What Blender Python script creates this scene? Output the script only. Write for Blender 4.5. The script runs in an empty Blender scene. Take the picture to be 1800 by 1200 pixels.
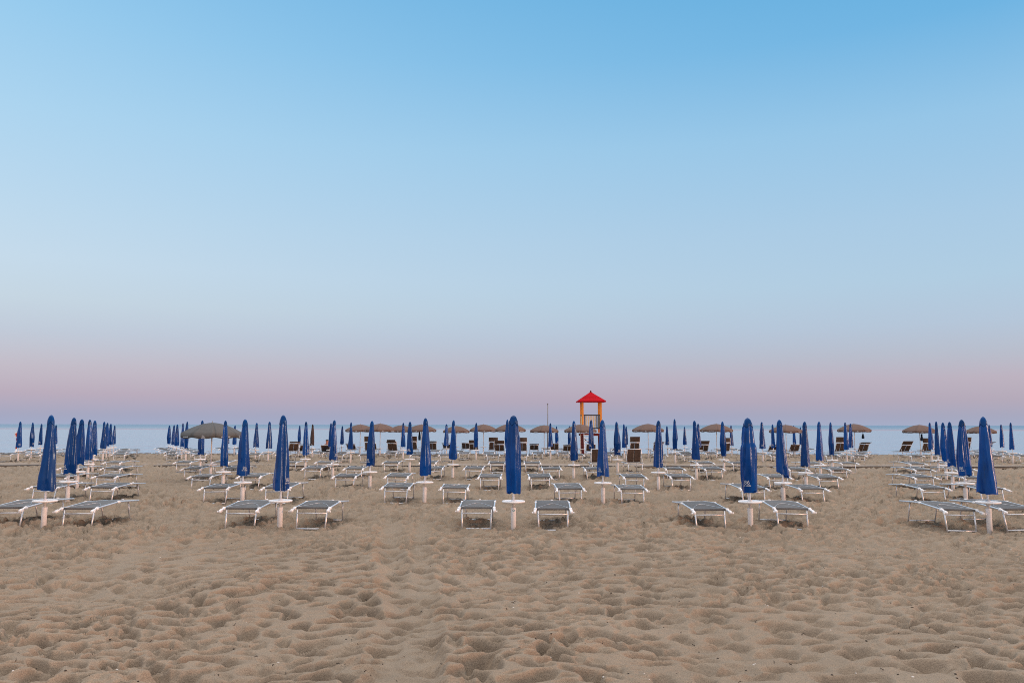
import bpy, math, random
import numpy as np
from mathutils import Vector, Matrix

R = math.radians
sc = bpy.context.scene
col = sc.collection
random.seed(11)

# ------------------------------------------------------------------ camera
F = 1400.0                       # focal length in photo pixels (photo is 1800 x 1200)
PITCH = math.atan(146.3 / F)
ROLL = math.atan(2.7 / 1800.0)
CAMH = 2.0
cs, sn = math.cos(PITCH), math.sin(PITCH)

cam_d = bpy.data.cameras.new('camera')
cam_d.sensor_width = 36.0
cam_d.lens = F / 1800.0 * 36.0
cam_d.clip_start = 0.1
cam_d.clip_end = 90000
cam = bpy.data.objects.new('camera', cam_d)
col.objects.link(cam)
cam.location = (0, 0, CAMH)
cam.rotation_euler = (Matrix.Rotation(PITCH + math.pi / 2, 4, 'X') @ Matrix.Rotation(ROLL, 4, 'Z')).to_euler()
sc.camera = cam


def depth_of(py, z=0.0):
    """ground distance of a photo row, for a point at height z"""
    v = (600 - py) / F
    dz = z - CAMH
    return dz * (cs - v * sn) / (sn + v * cs)


def x_of(px, D, z=0.0):
    return (px - 900) / F * (D * cs + (z - CAMH) * sn)


# ------------------------------------------------------------------ beach profile
WATER = -0.27


def ground(y):
    """slope of the beach: level, then falling gently to the water's edge"""
    y = np.asarray(y, dtype=float)
    t = np.clip((y - 42.0) / 26.0, 0, 6.0)
    return -0.34 * t ** 1.25


def g(y):
    return float(ground(y))


# ------------------------------------------------------------------ materials
def new_mat(name):
    m = bpy.data.materials.new(name)
    m.use_nodes = True
    nt = m.node_tree
    return m, nt, nt.nodes['Principled BSDF']


def node(nt, typ, **kw):
    n = nt.nodes.new(typ)
    for k, v in kw.items():
        setattr(n, k, v)
    return n


def objcoord(nt, scale=(1, 1, 1), rnd=False):
    tc = node(nt, 'ShaderNodeTexCoord')
    mp = node(nt, 'ShaderNodeMapping')
    mp.inputs['Scale'].default_value = scale
    nt.links.new(tc.outputs['Object'], mp.inputs['Vector'])
    if rnd:
        oi = node(nt, 'ShaderNodeObjectInfo')
        cb = node(nt, 'ShaderNodeCombineXYZ')
        ml = node(nt, 'ShaderNodeMath', operation='MULTIPLY')
        ml.inputs[1].default_value = 40.0
        nt.links.new(oi.outputs['Random'], ml.inputs[0])
        for i in range(3):
            nt.links.new(ml.outputs[0], cb.inputs[i])
        nt.links.new(cb.outputs[0], mp.inputs['Location'])
    return mp.outputs['Vector']


def noise(nt, vec, scale, detail=3, rough=0.5, dist=0.0):
    n = node(nt, 'ShaderNodeTexNoise')
    n.inputs['Scale'].default_value = scale
    n.inputs['Detail'].default_value = detail
    n.inputs['Roughness'].default_value = rough
    n.inputs['Distortion'].default_value = dist
    nt.links.new(vec, n.inputs['Vector'])
    return n.outputs['Fac']


def ramp(nt, fac, stops, interp='LINEAR'):
    r = node(nt, 'ShaderNodeValToRGB')
    r.color_ramp.interpolation = interp
    el = r.color_ramp.elements
    while len(el) < len(stops):
        el.new(0.5)
    for e, (p, c) in zip(el, stops):
        e.position = p
        e.color = (*c, 1) if len(c) == 3 else c
    if fac is not None:
        nt.links.new(fac, r.inputs['Fac'])
    return r.outputs['Color']


def bump(nt, height, strength, distance, bsdf, prev=None):
    b = node(nt, 'ShaderNodeBump')
    b.inputs['Strength'].default_value = strength
    b.inputs['Distance'].default_value = distance
    nt.links.new(height, b.inputs['Height'])
    if prev is not None:
        nt.links.new(prev, b.inputs['Normal'])
    if bsdf is not None:
        nt.links.new(b.outputs['Normal'], bsdf.inputs['Normal'])
    return b.outputs['Normal']


def simple(name, c, rough=0.5, metal=0.0, spec=0.5, var=0.12, scale=6.0, rnd=True, bmp=0.0, bscale=60.0, coat=0.0):
    m, nt, b = new_mat(name)
    v = objcoord(nt, rnd=rnd)
    f = noise(nt, v, scale, 4, 0.6)
    lo = tuple(max(0, x * (1 - var)) for x in c)
    hi = tuple(min(1, x * (1 + var)) for x in c)
    nt.links.new(ramp(nt, f, [(0.3, lo), (0.7, hi)]), b.inputs['Base Color'])
    b.inputs['Roughness'].default_value = rough
    b.inputs['Metallic'].default_value = metal
    b.inputs['Specular IOR Level'].default_value = spec
    b.inputs['Coat Weight'].default_value = coat
    if bmp:
        bump(nt, noise(nt, v, bscale, 3), bmp, 0.01, b)
    return m


def mat_vinyl(name, c_lo, c_hi, rough=0.3):
    m, nt, b = new_mat(name)
    v = objcoord(nt, (1, 1, 0.22), rnd=True)
    f = noise(nt, v, 5.0, 3, 0.55)
    oi = node(nt, 'ShaderNodeObjectInfo')          # some covers are more faded than others
    fade = ramp(nt, oi.outputs['Random'], [(0.0, (0.62, 0.62, 0.62)), (0.6, (0.86, 0.86, 0.86)), (1.0, (1.08, 1.06, 1.0))])
    mx = node(nt, 'ShaderNodeMix', data_type='RGBA', blend_type='MULTIPLY')
    mx.inputs['Factor'].default_value = 1
    nt.links.new(ramp(nt, f, [(0.3, c_lo), (0.72, c_hi)]), mx.inputs['A'])
    nt.links.new(fade, mx.inputs['B'])
    nt.links.new(mx.outputs['Result'], b.inputs['Base Color'])
    b.inputs['Roughness'].default_value = rough
    b.inputs['Specular IOR Level'].default_value = 0.42
    b.inputs['Specular Tint'].default_value = (0.38, 0.68, 1.0, 1)
    n1 = bump(nt, noise(nt, v, 9.0, 4, 0.62, 0.6), 0.25, 0.020, None)
    v2 = objcoord(nt, (1, 1, 0.6), rnd=True)
    bump(nt, noise(nt, v2, 24.0, 3, 0.6, 0.4), 0.10, 0.006, b, n1)
    return m


def mat_sand():
    m, nt, b = new_mat('sand')
    v = objcoord(nt)
    big = noise(nt, v, 0.35, 4, 0.6)
    mid = noise(nt, v, 5.0, 5, 0.65)
    grain = noise(nt, v, 95.0, 4, 0.85)
    c1 = ramp(nt, big, [(0.3, SAND_A), (0.7, SAND_B)])
    c2 = ramp(nt, mid, [(0.25, (0.90, 0.90, 0.91)), (0.75, (1.06, 1.05, 1.03))])
    c3 = ramp(nt, grain, [(0.32, (0.64, 0.63, 0.62)), (0.5, (1, 1, 1)), (0.70, (1.30, 1.28, 1.25))])
    mx = node(nt, 'ShaderNodeMix', data_type='RGBA', blend_type='MULTIPLY')
    mx.inputs['Factor'].default_value = 1
    nt.links.new(c1, mx.inputs['A']); nt.links.new(c2, mx.inputs['B'])
    mx2 = node(nt, 'ShaderNodeMix', data_type='RGBA', blend_type='MULTIPLY')
    mx2.inputs['Factor'].default_value = 1
    nt.links.new(mx.outputs['Result'], mx2.inputs['A']); nt.links.new(c3, mx2.inputs['B'])
    # the strip the waves keep wet is darker
    sp = node(nt, 'ShaderNodeSeparateXYZ')
    tc = node(nt, 'ShaderNodeTexCoord')
    nt.links.new(tc.outputs['Object'], sp.inputs[0])
    mr = node(nt, 'ShaderNodeMapRange')
    mr.inputs['From Min'].default_value = -0.17
    mr.inputs['From Max'].default_value = -0.235
    nt.links.new(sp.outputs['Z'], mr.inputs['Value'])
    mx3 = node(nt, 'ShaderNodeMix', data_type='RGBA', blend_type='MIX')
    nt.links.new(mr.outputs['Result'], mx3.inputs['Factor'])
    nt.links.new(mx2.outputs['Result'], mx3.inputs['A'])
    mx3.inputs['B'].default_value = (0.12, 0.095, 0.078, 1)
    nt.links.new(mx3.outputs['Result'], b.inputs['Base Color'])
    b.inputs['Roughness'].default_value = 0.95
    b.inputs['Specular IOR Level'].default_value = 0.15
    n1 = bump(nt, noise(nt, v, 26.0, 5, 0.7), 0.7, 0.016, None)
    bump(nt, noise(nt, v, 110.0, 3, 0.75), 0.6, 0.006, b, n1)
    return m


def mat_sea():
    m, nt, b = new_mat('sea')
    b.inputs['IOR'].default_value = 1.33
    tc = node(nt, 'ShaderNodeTexCoord')
    sp = node(nt, 'ShaderNodeSeparateXYZ')
    nt.links.new(tc.outputs['Object'], sp.inputs[0])
    # distance from the shore, with uneven borders between the bands of water
    wav = noise(nt, objcoord(nt, (0.0016, 0.004, 1)), 1.0, 3, 0.5)
    off = node(nt, 'ShaderNodeMath', operation='MULTIPLY_ADD')
    off.inputs[1].default_value = 220.0
    nt.links.new(wav, off.inputs[0])
    nt.links.new(sp.outputs['Y'], off.inputs[2])
    dist = node(nt, 'ShaderNodeMapRange')
    dist.inputs['From Min'].default_value = 100.0
    dist.inputs['From Max'].default_value = 1100.0
    nt.links.new(off.outputs[0], dist.inputs['Value'])
    d = dist.outputs['Result']
    # shallow silty water near the shore, deeper and bluer offshore; wind only reaches the surface offshore
    nt.links.new(ramp(nt, d, [(0.0, (0.24, 0.35, 0.46)), (0.35, (0.21, 0.32, 0.43)), (0.5, (0.13, 0.22, 0.32)), (1.0, (0.11, 0.20, 0.31))]), b.inputs['Base Color'])
    nt.links.new(ramp(nt, d, [(0.0, (0.14,) * 3), (0.30, (0.17,) * 3), (0.40, (0.05,) * 3), (0.44, (0.05,) * 3), (0.5, (0.26,) * 3), (1.0, (0.34,) * 3)]), b.inputs['Roughness'])
    st = ramp(nt, d, [(0.0, (0.85,) * 3), (0.30, (0.6,) * 3), (0.40, (0.1,) * 3), (0.44, (0.1,) * 3), (0.5, (0.45,) * 3), (1.0, (0.45,) * 3)])
    prev = None
    for (sx, sc_, dd) in ((0.22, 0.05, 1.3), (0.30, 0.22, 0.42), (0.34, 0.8, 0.16), (0.5, 2.6, 0.04), (5.0, 0.11, 0.55), (1.3, 0.33, 0.6)):
        v = objcoord(nt, (sx, 1.0, 1.0))
        h = noise(nt, v, sc_, 3, 0.6, 0.25)
        bb = node(nt, 'ShaderNodeBump')
        bb.inputs['Distance'].default_value = dd
        nt.links.new(st, bb.inputs['Strength'])
        nt.links.new(h, bb.inputs['Height'])
        if prev is not None:
            nt.links.new(prev, bb.inputs['Normal'])
        prev = bb.outputs['Normal']
    nt.links.new(prev, b.inputs['Normal'])
    return m


def mat_planks(name, lo, hi, axis_scale, rough=0.6):
    m, nt, b = new_mat(name)
    v = objcoord(nt, axis_scale)
    f = noise(nt, v, 1.0, 4, 0.65, 0.5)
    nt.links.new(ramp(nt, f, [(0.3, lo), (0.7, hi)]), b.inputs['Base Color'])
    b.inputs['Roughness'].default_value = rough
    bump(nt, f, 0.3, 0.01, b)
    return m


SAND_A = (0.272, 0.217, 0.164)
SAND_B = (0.322, 0.259, 0.198)
M = {}
M['sand'] = mat_sand()
M['sea'] = mat_sea()
M['blue'] = mat_vinyl('blue_vinyl', (0.0006, 0.027, 0.155), (0.0010, 0.072, 0.37), 0.15)
M['hood'] = mat_vinyl('blue_hood', (0.0008, 0.028, 0.15), (0.0012, 0.066, 0.30), 0.17)
M['brown_cloth'] = mat_vinyl('brown_cloth', (0.05, 0.03, 0.022), (0.10, 0.06, 0.045), 0.7)
M['dark_cloth'] = mat_vinyl('dark_cloth', (0.006, 0.012, 0.03), (0.012, 0.025, 0.06), 0.6)
M['alu'] = simple('aluminium', (0.70, 0.72, 0.76), 0.34, 0.6, 0.5, 0.08, 14)
M['plastic'] = simple('white_plastic', (0.86, 0.86, 0.88), 0.45, 0, 0.5, 0.06, 8)
M['tube'] = simple('white_tube', (0.84, 0.82, 0.83), 0.5, 0, 0.4, 0.10, 5)
M['pole'] = simple('white_pole', (0.70, 0.70, 0.72), 0.4, 0.1, 0.5, 0.06, 10)
M['sunlit_cloth'] = simple('sunlit_grey_cloth', (0.155, 0.106, 0.090), 0.85, 0, 0.2, 0.06, 3, bmp=0.05, bscale=90)  # the grey parasol cloth with the reddish evening light put into its colour
M['grey_cloth'] = simple('grey_cloth', (0.112, 0.116, 0.118), 0.85, 0, 0.2, 0.06, 3)
M['brown_mesh'] = simple('brown_mesh', (0.095, 0.066, 0.052), 0.75, 0, 0.25, 0.18, 5, bmp=0.2, bscale=120)
M['teal'] = simple('teal_mark', (0.02, 0.28, 0.36), 0.5)
M['ink'] = simple('white_ink', (0.50, 0.55, 0.62), 0.6)
M['red'] = simple('red_roof', (0.44, 0.0015, 0.010), 0.75, 0, 0.12, 0.10, 4)
M['darkred'] = simple('dark_red_paint', (0.14, 0.016, 0.012), 0.6, 0, 0.3, 0.2, 4)
M['steel'] = simple('grey_steel', (0.26, 0.25, 0.27), 0.5, 0.3)
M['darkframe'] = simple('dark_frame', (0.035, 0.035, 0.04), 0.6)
M['orange_wood'] = mat_planks('orange_wood', (0.72, 0.20, 0.012), (0.90, 0.35, 0.03), (22, 22, 2.0), 0.5)
M['pale_wood'] = mat_planks('pale_wood', (0.66, 0.47, 0.26), (0.80, 0.62, 0.38), (30, 30, 1.5), 0.65)
M['concrete'] = simple('pale_concrete', (0.30, 0.245, 0.20), 0.9, 0, 0.2, 0.10, 1.5, bmp=0.3, bscale=30)
M['signred'] = simple('sign_red', (0.50, 0.05, 0.03), 0.5)
M['skin'] = simple('skin', (0.50, 0.22, 0.15), 0.55)
M['hair'] = simple('hair', (0.03, 0.02, 0.015), 0.7)
M['shirt'] = simple('dark_shirt', (0.02, 0.022, 0.03), 0.8)
M['debris'] = simple('dry_weed', (0.045, 0.035, 0.028), 0.9)
M['shell'] = simple('shell', (0.65, 0.60, 0.55), 0.6)


def mat_sling():
    m, nt, b = new_mat('grey_sling')
    v = objcoord(nt, rnd=True)
    f = noise(nt, v, 4.0, 4, 0.6)
    oi = node(nt, 'ShaderNodeObjectInfo')
    c = ramp(nt, f, [(0.3, (0.118, 0.117, 0.120)), (0.7, (0.160, 0.158, 0.162))])
    t = ramp(nt, oi.outputs['Random'], [(0.0, (0.82, 0.82, 0.82)), (1.0, (1.1, 1.09, 1.07))])
    mx = node(nt, 'ShaderNodeMix', data_type='RGBA', blend_type='MULTIPLY')
    mx.inputs['Factor'].default_value = 1
    nt.links.new(c, mx.inputs['A']); nt.links.new(t, mx.inputs['B'])
    nt.links.new(mx.outputs['Result'], b.inputs['Base Color'])
    b.inputs['Roughness'].default_value = 0.6
    b.inputs['Specular IOR Level'].default_value = 0.12
    bump(nt, noise(nt, v, 14.0, 3), 0.25, 0.01, b)
    return m


M['sling'] = mat_sling()


# ------------------------------------------------------------------ mesh helpers
class MB:
    def __init__(self):
        self.v, self.f, self.s = [], [], []

    def add(self, vs, fs, smooth=False):
        o = len(self.v)
        self.v += [tuple(p) for p in vs]
        self.f += [tuple(i + o for i in f) for f in fs]
        self.s += [smooth] * len(fs)
        return self

    def box(self, c, d, rot=None, ch=0.0):
        """box with chamfered vertical-ish edges when ch > 0"""
        hx, hy, hz = d[0] / 2, d[1] / 2, d[2] / 2
        if ch <= 0:
            vs = [Vector((x, y, z)) for z in (-hz, hz) for (x, y) in ((-hx, -hy), (hx, -hy), (hx, hy), (-hx, hy))]
            fs = [(3, 2, 1, 0), (4, 5, 6, 7), (0, 1, 5, 4), (1, 2, 6, 5), (2, 3, 7, 6), (3, 0, 4, 7)]
        else:
            ring = [(-hx + ch, -hy), (hx - ch, -hy), (hx, -hy + ch), (hx, hy - ch), (hx - ch, hy), (-hx + ch, hy), (-hx, hy - ch), (-hx, -hy + ch)]
            vs, fs = [], []
            k = 1 - ch / max(hx, hy)
            for z, q in ((-hz, k), (-hz + ch, 1), (hz - ch, 1), (hz, k)):
                vs += [Vector((x * q, y * q, z)) for x, y in ring]
            for r in range(3):
                for i in range(8):
                    j = (i + 1) % 8
                    fs.append((r * 8 + i, r * 8 + j, r * 8 + 8 + j, r * 8 + 8 + i))
            fs.append(tuple(range(7, -1, -1)))
            fs.append(tuple(range(24, 32)))
        if rot is not None:
            vs = [rot @ p for p in vs]
        c = Vector(c)
        return self.add([p + c for p in vs], fs)

    def tube(self, pts, r, n=8, smooth=True, caps=True):
        pts = [Vector(p) for p in pts]
        rs = r if isinstance(r, (list, tuple)) else [r] * len(pts)
        vs, fs = [], []
        ref = None
        for i, p in enumerate(pts):
            a = (pts[i] - pts[i - 1]).normalized() if i else (pts[1] - pts[0]).normalized()
            b = (pts[i + 1] - pts[i]).normalized() if i < len(pts) - 1 else a
            t = (a + b)
            t = t.normalized() if t.length > 1e-6 else a
            if ref is None:
                ref = Vector((0, 0, 1)) if abs(t.z) < 0.9 else Vector((1, 0, 0))
            u = (ref - t * ref.dot(t)).normalized()
            w = t.cross(u)
            ref = u
            k = 1.0 / max(0.5, math.sqrt(max(0.05, (1 + a.dot(b)) / 2)))
            for j in range(n):
                q = 2 * math.pi * j / n
                vs.append(p + (u * math.cos(q) + w * math.sin(q)) * rs[i] * min(k, 1.4))
        for i in range(len(pts) - 1):
            for j in range(n):
                jj = (j + 1) % n
                fs.append((i * n + j, i * n + jj, (i + 1) * n + jj, (i + 1) * n + j))
        self.add(vs, fs, smooth)
        if caps:
            o = len(self.v) - len(vs)
            self.f.append(tuple(o + j for j in range(n - 1, -1, -1))); self.s.append(False)
            e = o + (len(pts) - 1) * n
            self.f.append(tuple(e + j for j in range(n))); self.s.append(False)
        return self

    def lathe(self, prof, n=20, c=(0, 0, 0), smooth=True):
        vs, fs = [], []
        for r, z in prof:
            for j in range(n):
                q = 2 * math.pi * j / n
                vs.append((c[0] + r * math.cos(q), c[1] + r * math.sin(q), c[2] + z))
        for i in range(len(prof) - 1):
            for j in range(n):
                jj = (j + 1) % n
                fs.append((i * n + j, i * n + jj, (i + 1) * n + jj, (i + 1) * n + j))
        self.add(vs, fs, smooth)
        o = len(self.v) - len(vs)
        if prof[0][0] > 1e-5:
            self.f.append(tuple(o + j for j in range(n - 1, -1, -1))); self.s.append(False)
        if prof[-1][0] > 1e-5:
            e = o + (len(prof) - 1) * n
            self.f.append(tuple(e + j for j in range(n))); self.s.append(False)
        return self

    def grid(self, P, closed_u=False, smooth=True, flip=False):
        """P[i][j] points"""
        nu, nv = len(P), len(P[0])
        vs = [p for row in P for p in row]
        fs = []
        for i in range(nu - (0 if closed_u else 1)):
            ii = (i + 1) % nu
            for j in range(nv - 1):
                q = (i * nv + j, ii * nv + j, ii * nv + j + 1, i * nv + j + 1)
                fs.append(q[::-1] if flip else q)
        return self.add(vs, fs, smooth)

    def sheet(self, P, th, smooth=True):
        """a thick sheet: P plus a copy below it, closed along the border"""
        nu, nv = len(P), len(P[0])
        top = [Vector(p) for row in P for p in row]
        bot = [p - Vector((0, 0, th)) if not callable(th) else th(p) for p in top]
        fs = []
        N = nu * nv
        for i in range(nu - 1):
            for j in range(nv - 1):
                q = (i * nv + j, (i + 1) * nv + j, (i + 1) * nv + j + 1, i * nv + j + 1)
                fs.append(q)
                fs.append(tuple(N + k for k in q[::-1]))
        b = [i * nv for i in range(nu)] + [(nu - 1) * nv + j for j in range(1, nv)] + \
            [i * nv + nv - 1 for i in range(nu - 2, -1, -1)] + [j for j in range(nv - 2, 0, -1)]
        for k in range(len(b)):
            a, c = b[k], b[(k + 1) % len(b)]
            fs.append((c, a, N + a, N + c))
        return self.add(top + bot, fs, smooth)

    def mesh(self, name, mat):
        me = bpy.data.meshes.new(name)
        me.from_pydata(self.v, [], self.f)
        me.polygons.foreach_set('use_smooth', self.s)
        me.materials.append(mat)
        me.validate()
        me.update()
        return me

    def build(self, name, mat, parent=None):
        return put(self.mesh(name, mat), name, parent)


def put(me, name, parent=None):
    o = bpy.data.objects.new(name, me)
    col.objects.link(o)
    if parent is not None:
        o.parent = parent
    return o


def empty(name, loc=(0, 0, 0), rz=0.0):
    o = bpy.data.objects.new(name, None)
    o.empty_display_size = 0.1
    col.objects.link(o)
    o.location = loc
    o.rotation_euler = (0, 0, rz)
    return o


def tag(o, label=None, cat=None, group=None, kind=None):
    if label:
        o['label'] = label
    if cat:
        o['category'] = cat
    if group:
        o['group'] = group
    if kind:
        o['kind'] = kind
    return o


def copy_tree(o, parent=None):
    c = o.copy()
    col.objects.link(c)
    if parent is not None:
        c.parent = parent
    for ch in list(o.children):
        copy_tree(ch, c)
    return c


def text_mesh(body, size):
    cu = bpy.data.curves.new('lettering', 'FONT')
    cu.body = body
    cu.size = size
    cu.align_x = 'CENTER'
    ob = bpy.data.objects.new('lettering', cu)
    col.objects.link(ob)
    dg = bpy.context.evaluated_depsgraph_get()
    me = bpy.data.meshes.new_from_object(ob.evaluated_get(dg))
    vs = [tuple(v.co) for v in me.vertices]
    fs = [tuple(p.vertices) for p in me.polygons]
    bpy.data.objects.remove(ob)
    bpy.data.curves.remove(cu)
    bpy.data.meshes.remove(me)
    return vs, fs


# ------------------------------------------------------------------ sand
def hash2(ix, iy, k):
    a = (ix.astype(np.int64) * 374761393 + iy.astype(np.int64) * 668265263 + k * 1442695041) & 0x7fffffff
    a = ((a ^ (a >> 13)) * 1274126177) & 0x7fffffff
    a = (a ^ (a >> 16)) & 0x7fffffff
    a = (a * 1103515245 + 12345) & 0x7fffffff
    return ((a >> 8) & 0xffff) / 65535.0


def vnoise(x, y, k):
    ix, iy = np.floor(x), np.floor(y)
    fx, fy = x - ix, y - iy
    fx = fx * fx * fx * (fx * (fx * 6 - 15) + 10)
    fy = fy * fy * fy * (fy * (fy * 6 - 15) + 10)
    a, b = hash2(ix, iy, k), hash2(ix + 1, iy, k)
    c, d = hash2(ix, iy + 1, k), hash2(ix + 1, iy + 1, k)
    return (a + (b - a) * fx) * (1 - fy) + (c + (d - c) * fx) * fy - 0.5


def fbm(x, y, k, n=4):
    s, a = 0, 1.0
    for i in range(n):
        s = s + a * vnoise(x, y, k + i * 17)
        x, y, a = x * 2.03 + 3.1, y * 2.03 + 1.7, a * 0.5
    return s


def bowls(x, y, k, sharp=16.0):
    """trodden sand: overlapping smooth hollows that meet in crests"""
    ix, iy = np.floor(x), np.floor(y)
    acc = 0
    for dx in (-1, 0, 1):
        for dy in (-1, 0, 1):
            jx, jy = ix + dx, iy + dy
            px = jx + 0.5 + 0.9 * (hash2(jx, jy, k) - 0.5)
            py = jy + 0.5 + 0.9 * (hash2(jx, jy, k + 1) - 0.5)
            ang = hash2(jx, jy, k + 2) * math.pi
            ca, sa = np.cos(ang), np.sin(ang)
            ex, ey = x - px, y - py
            u, w = ex * ca + ey * sa, -ex * sa + ey * ca
            d = (u * 0.78) ** 2 + (w * 1.25) ** 2
            d = d + 0.16 * hash2(jx, jy, k + 3)
            acc = acc + np.exp(-sharp * d)
    return -np.log(acc + 1e-40) / sharp


PRINTS = []
rp = random.Random(5)


def trail(pts, step=0.62, side=0.11, jit=0.05):
    pts = [Vector(p) for p in pts]
    s = 0
    for a, b in zip(pts[:-1], pts[1:]):
        d = b - a
        n = max(1, int(d.length / step))
        t = d.normalized()
        for i in range(n):
            s += 1
            p = a + d * (i / n)
            o = side if s % 2 else -side
            PRINTS.append((p.x - t.y * o + rp.gauss(0, jit), p.y + t.x * o + rp.gauss(0, jit),
                           math.atan2(t.y, t.x) + rp.gauss(0, 0.15), rp.uniform(0.028, 0.05)))


trail([(-0.2, 5.5), (-1.0, 8.0), (-1.9, 12.0), (-2.4, 17.0), (-2.8, 26)])
trail([(-1.3, 5.5), (-1.6, 8.5), (-2.1, 12.5), (-2.0, 18.0), (-1.7, 30)])
trail([(-5.5, 9.0), (-6.2, 12.0), (-6.6, 16.0), (-7.2, 24)])
trail([(-4.0, 6.5), (-5.2, 10.0), (-6.5, 13.0), (-6.4, 19.0)])
trail([(2.9, 6.0), (1.2, 8.0), (-0.6, 11.0), (-2.3, 14.0)])
trail([(-6.0, 10.5), (0.0, 11.3), (6.0, 10.8)], step=0.7)
trail([(6.5, 9.0), (4.4, 12.5), (2.5, 16.0), (2.2, 22)])
for _ in range(70):
    PRINTS.append((rp.uniform(-9, 9), rp.uniform(6.5, 15.5), rp.uniform(0, 6.3), rp.uniform(0.02, 0.045)))


def sat(d, c):
    """hollow depth, levelled off softly above c so that crests stay of even height"""
    return c - np.log1p(np.exp(np.clip((c - d) * 50.0, -60, 60))) / 50.0


def sand_height(x, y, near_only=False):
    wx = x + 0.17 * fbm(x * 1.6, y * 1.6, 5, 3)
    wy = y + 0.17 * fbm(x * 1.6 + 9, y * 1.6, 6, 3)
    h = 0.040 * fbm(x / 2.6, y / 2.6, 40, 3)
    act = np.clip(0.85 + 1.0 * fbm(x / 2.3, y / 2.3, 77, 2), 0.45, 1.3)
    # footprints blurred by wind: hollows with thin crests between them
    h = h + act * 0.98 * (sat(np.maximum(bowls(wx / 0.34, wy / 0.25, 100, 90.0), 0), 0.245) - 0.12)
    a2 = np.clip(0.6 + 1.5 * fbm(x / 1.7, y / 1.7, 91, 2), 0.1, 1.3)
    h = h + a2 * 0.48 * (sat(np.maximum(bowls(wx / 0.18 + 4.3, wy / 0.135, 200, 60.0), 0), 0.245) - 0.12)
    # churned sand around the sunbeds
    ch = np.clip((y - 12.5) / 3.0, 0, 1)
    h = h + ch * 0.38 * (sat(np.maximum(bowls(wx / 0.24, wy / 0.19, 300, 45.0), 0), 0.30) - 0.13)
    h = h + (0.007 + 0.012 * ch) * fbm(x / 0.15, y / 0.15, 55, 3)
    # crumbled patches where somebody has just walked
    cr = np.clip(fbm(x / 1.1, y / 1.1, 171, 3) - 0.12, 0, 0.4) / 0.4
    h = h + cr * 0.030 * fbm(x / 0.07, y / 0.07, 61, 2)
    # small wind ripples that show here and there on the smooth faces
    rip = np.clip(fbm(x / 1.3, y / 1.3, 131, 2) - 0.05, 0, 0.4)
    h = h + 0.010 * rip * np.sin((x * 0.5 + y * 1.0 + 0.6 * fbm(x * 0.9, y * 0.9, 8, 2)) * 70)
    return h - (OFF[0] * (1 - ch) + OFF[1] * ch)


OFF = [0.0, 0.0]
_gx, _gy = np.meshgrid(np.linspace(-5, 5, 240), np.linspace(6, 12, 160))
_hx, _hy = np.meshgrid(np.linspace(-5, 5, 240), np.linspace(16, 22, 160))
_m = [float(sand_height(_gx, _gy).mean()), float(sand_height(_hx, _hy).mean())]
OFF = [_m[0] + 0.005, _m[1] + 0.022]

LANES = [([(-0.85, 5.6), (-1.2, 9.0), (-2.05, 13.7), (-2.6, 17.5)], 0.17, 0.035), ([(-0.62, 5.6), (-0.95, 9.0), (-1.57, 13.7), (-1.9, 17.5)], 0.13, 0.030),
         ([(-5.0, 9.5), (-6.0, 13.0), (-6.5, 16.5)], 0.20, 0.022)]


def add_lanes(x, y, h):
    """trodden tracks: smoother, slightly sunk"""
    for pts, w, dep in LANES:
        dmin = np.full(x.shape, 9.0)
        for (ax, ay), (bx, by) in zip(pts[:-1], pts[1:]):
            L2 = (bx - ax) ** 2 + (by - ay) ** 2
            t = np.clip(((x - ax) * (bx - ax) + (y - ay) * (by - ay)) / L2, 0, 1)
            dmin = np.minimum(dmin, np.hypot(x - ax - t * (bx - ax), y - ay - t * (by - ay)))
        d = dmin / w + 0.5 * vnoise(x * 3, y * 3, 88)
        k = np.exp(-np.abs(d) ** 3) * np.clip(0.7 + 1.0 * vnoise(x * 0.9, y * 0.9, 66), 0.15, 1)
        h = h * (1 - 0.72 * k) - dep * k + 0.4 * dep * np.exp(-((d - 1.5) / 0.4) ** 2)
    return h


POSTS = []      # (x, y, radius, height): sand heaped or scuffed round posts and feet


def add_mounds(x, y, h):
    for (px, py, r, a) in POSTS:
        m = (np.abs(x - px) < 4 * r) & (np.abs(y - py) < 4 * r)
        if not m.any():
            continue
        d = np.sqrt((x[m] - px) ** 2 + (y[m] - py) ** 2) / r
        n = 1 + 0.8 * vnoise(x[m] * 9, y[m] * 9, 33)
        h[m] += a * n * (np.exp(-d * d) - 0.45 * np.exp(-((d - 1.9) / 0.7) ** 2))
    return h


def add_prints(x, y, h):
    for (px, py, a, dep) in PRINTS:
        m = (np.abs(x - px) < 0.4) & (np.abs(y - py) < 0.4)
        if not m.any():
            continue
        ex = x[m] - px + 0.10 * vnoise(x[m] * 6, y[m] * 6, 71)
        ey = y[m] - py + 0.10 * vnoise(x[m] * 6, y[m] * 6, 72)
        u = ex * math.cos(a) + ey * math.sin(a)
        w = -ex * math.sin(a) + ey * math.cos(a)
        d = np.sqrt((u / 0.15) ** 2 + (w / 0.075) ** 2)
        h[m] += -dep * np.exp(-d ** 2.6) + 0.22 * dep * np.exp(-((d - 1.45) / 0.38) ** 2)
    return h


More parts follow.
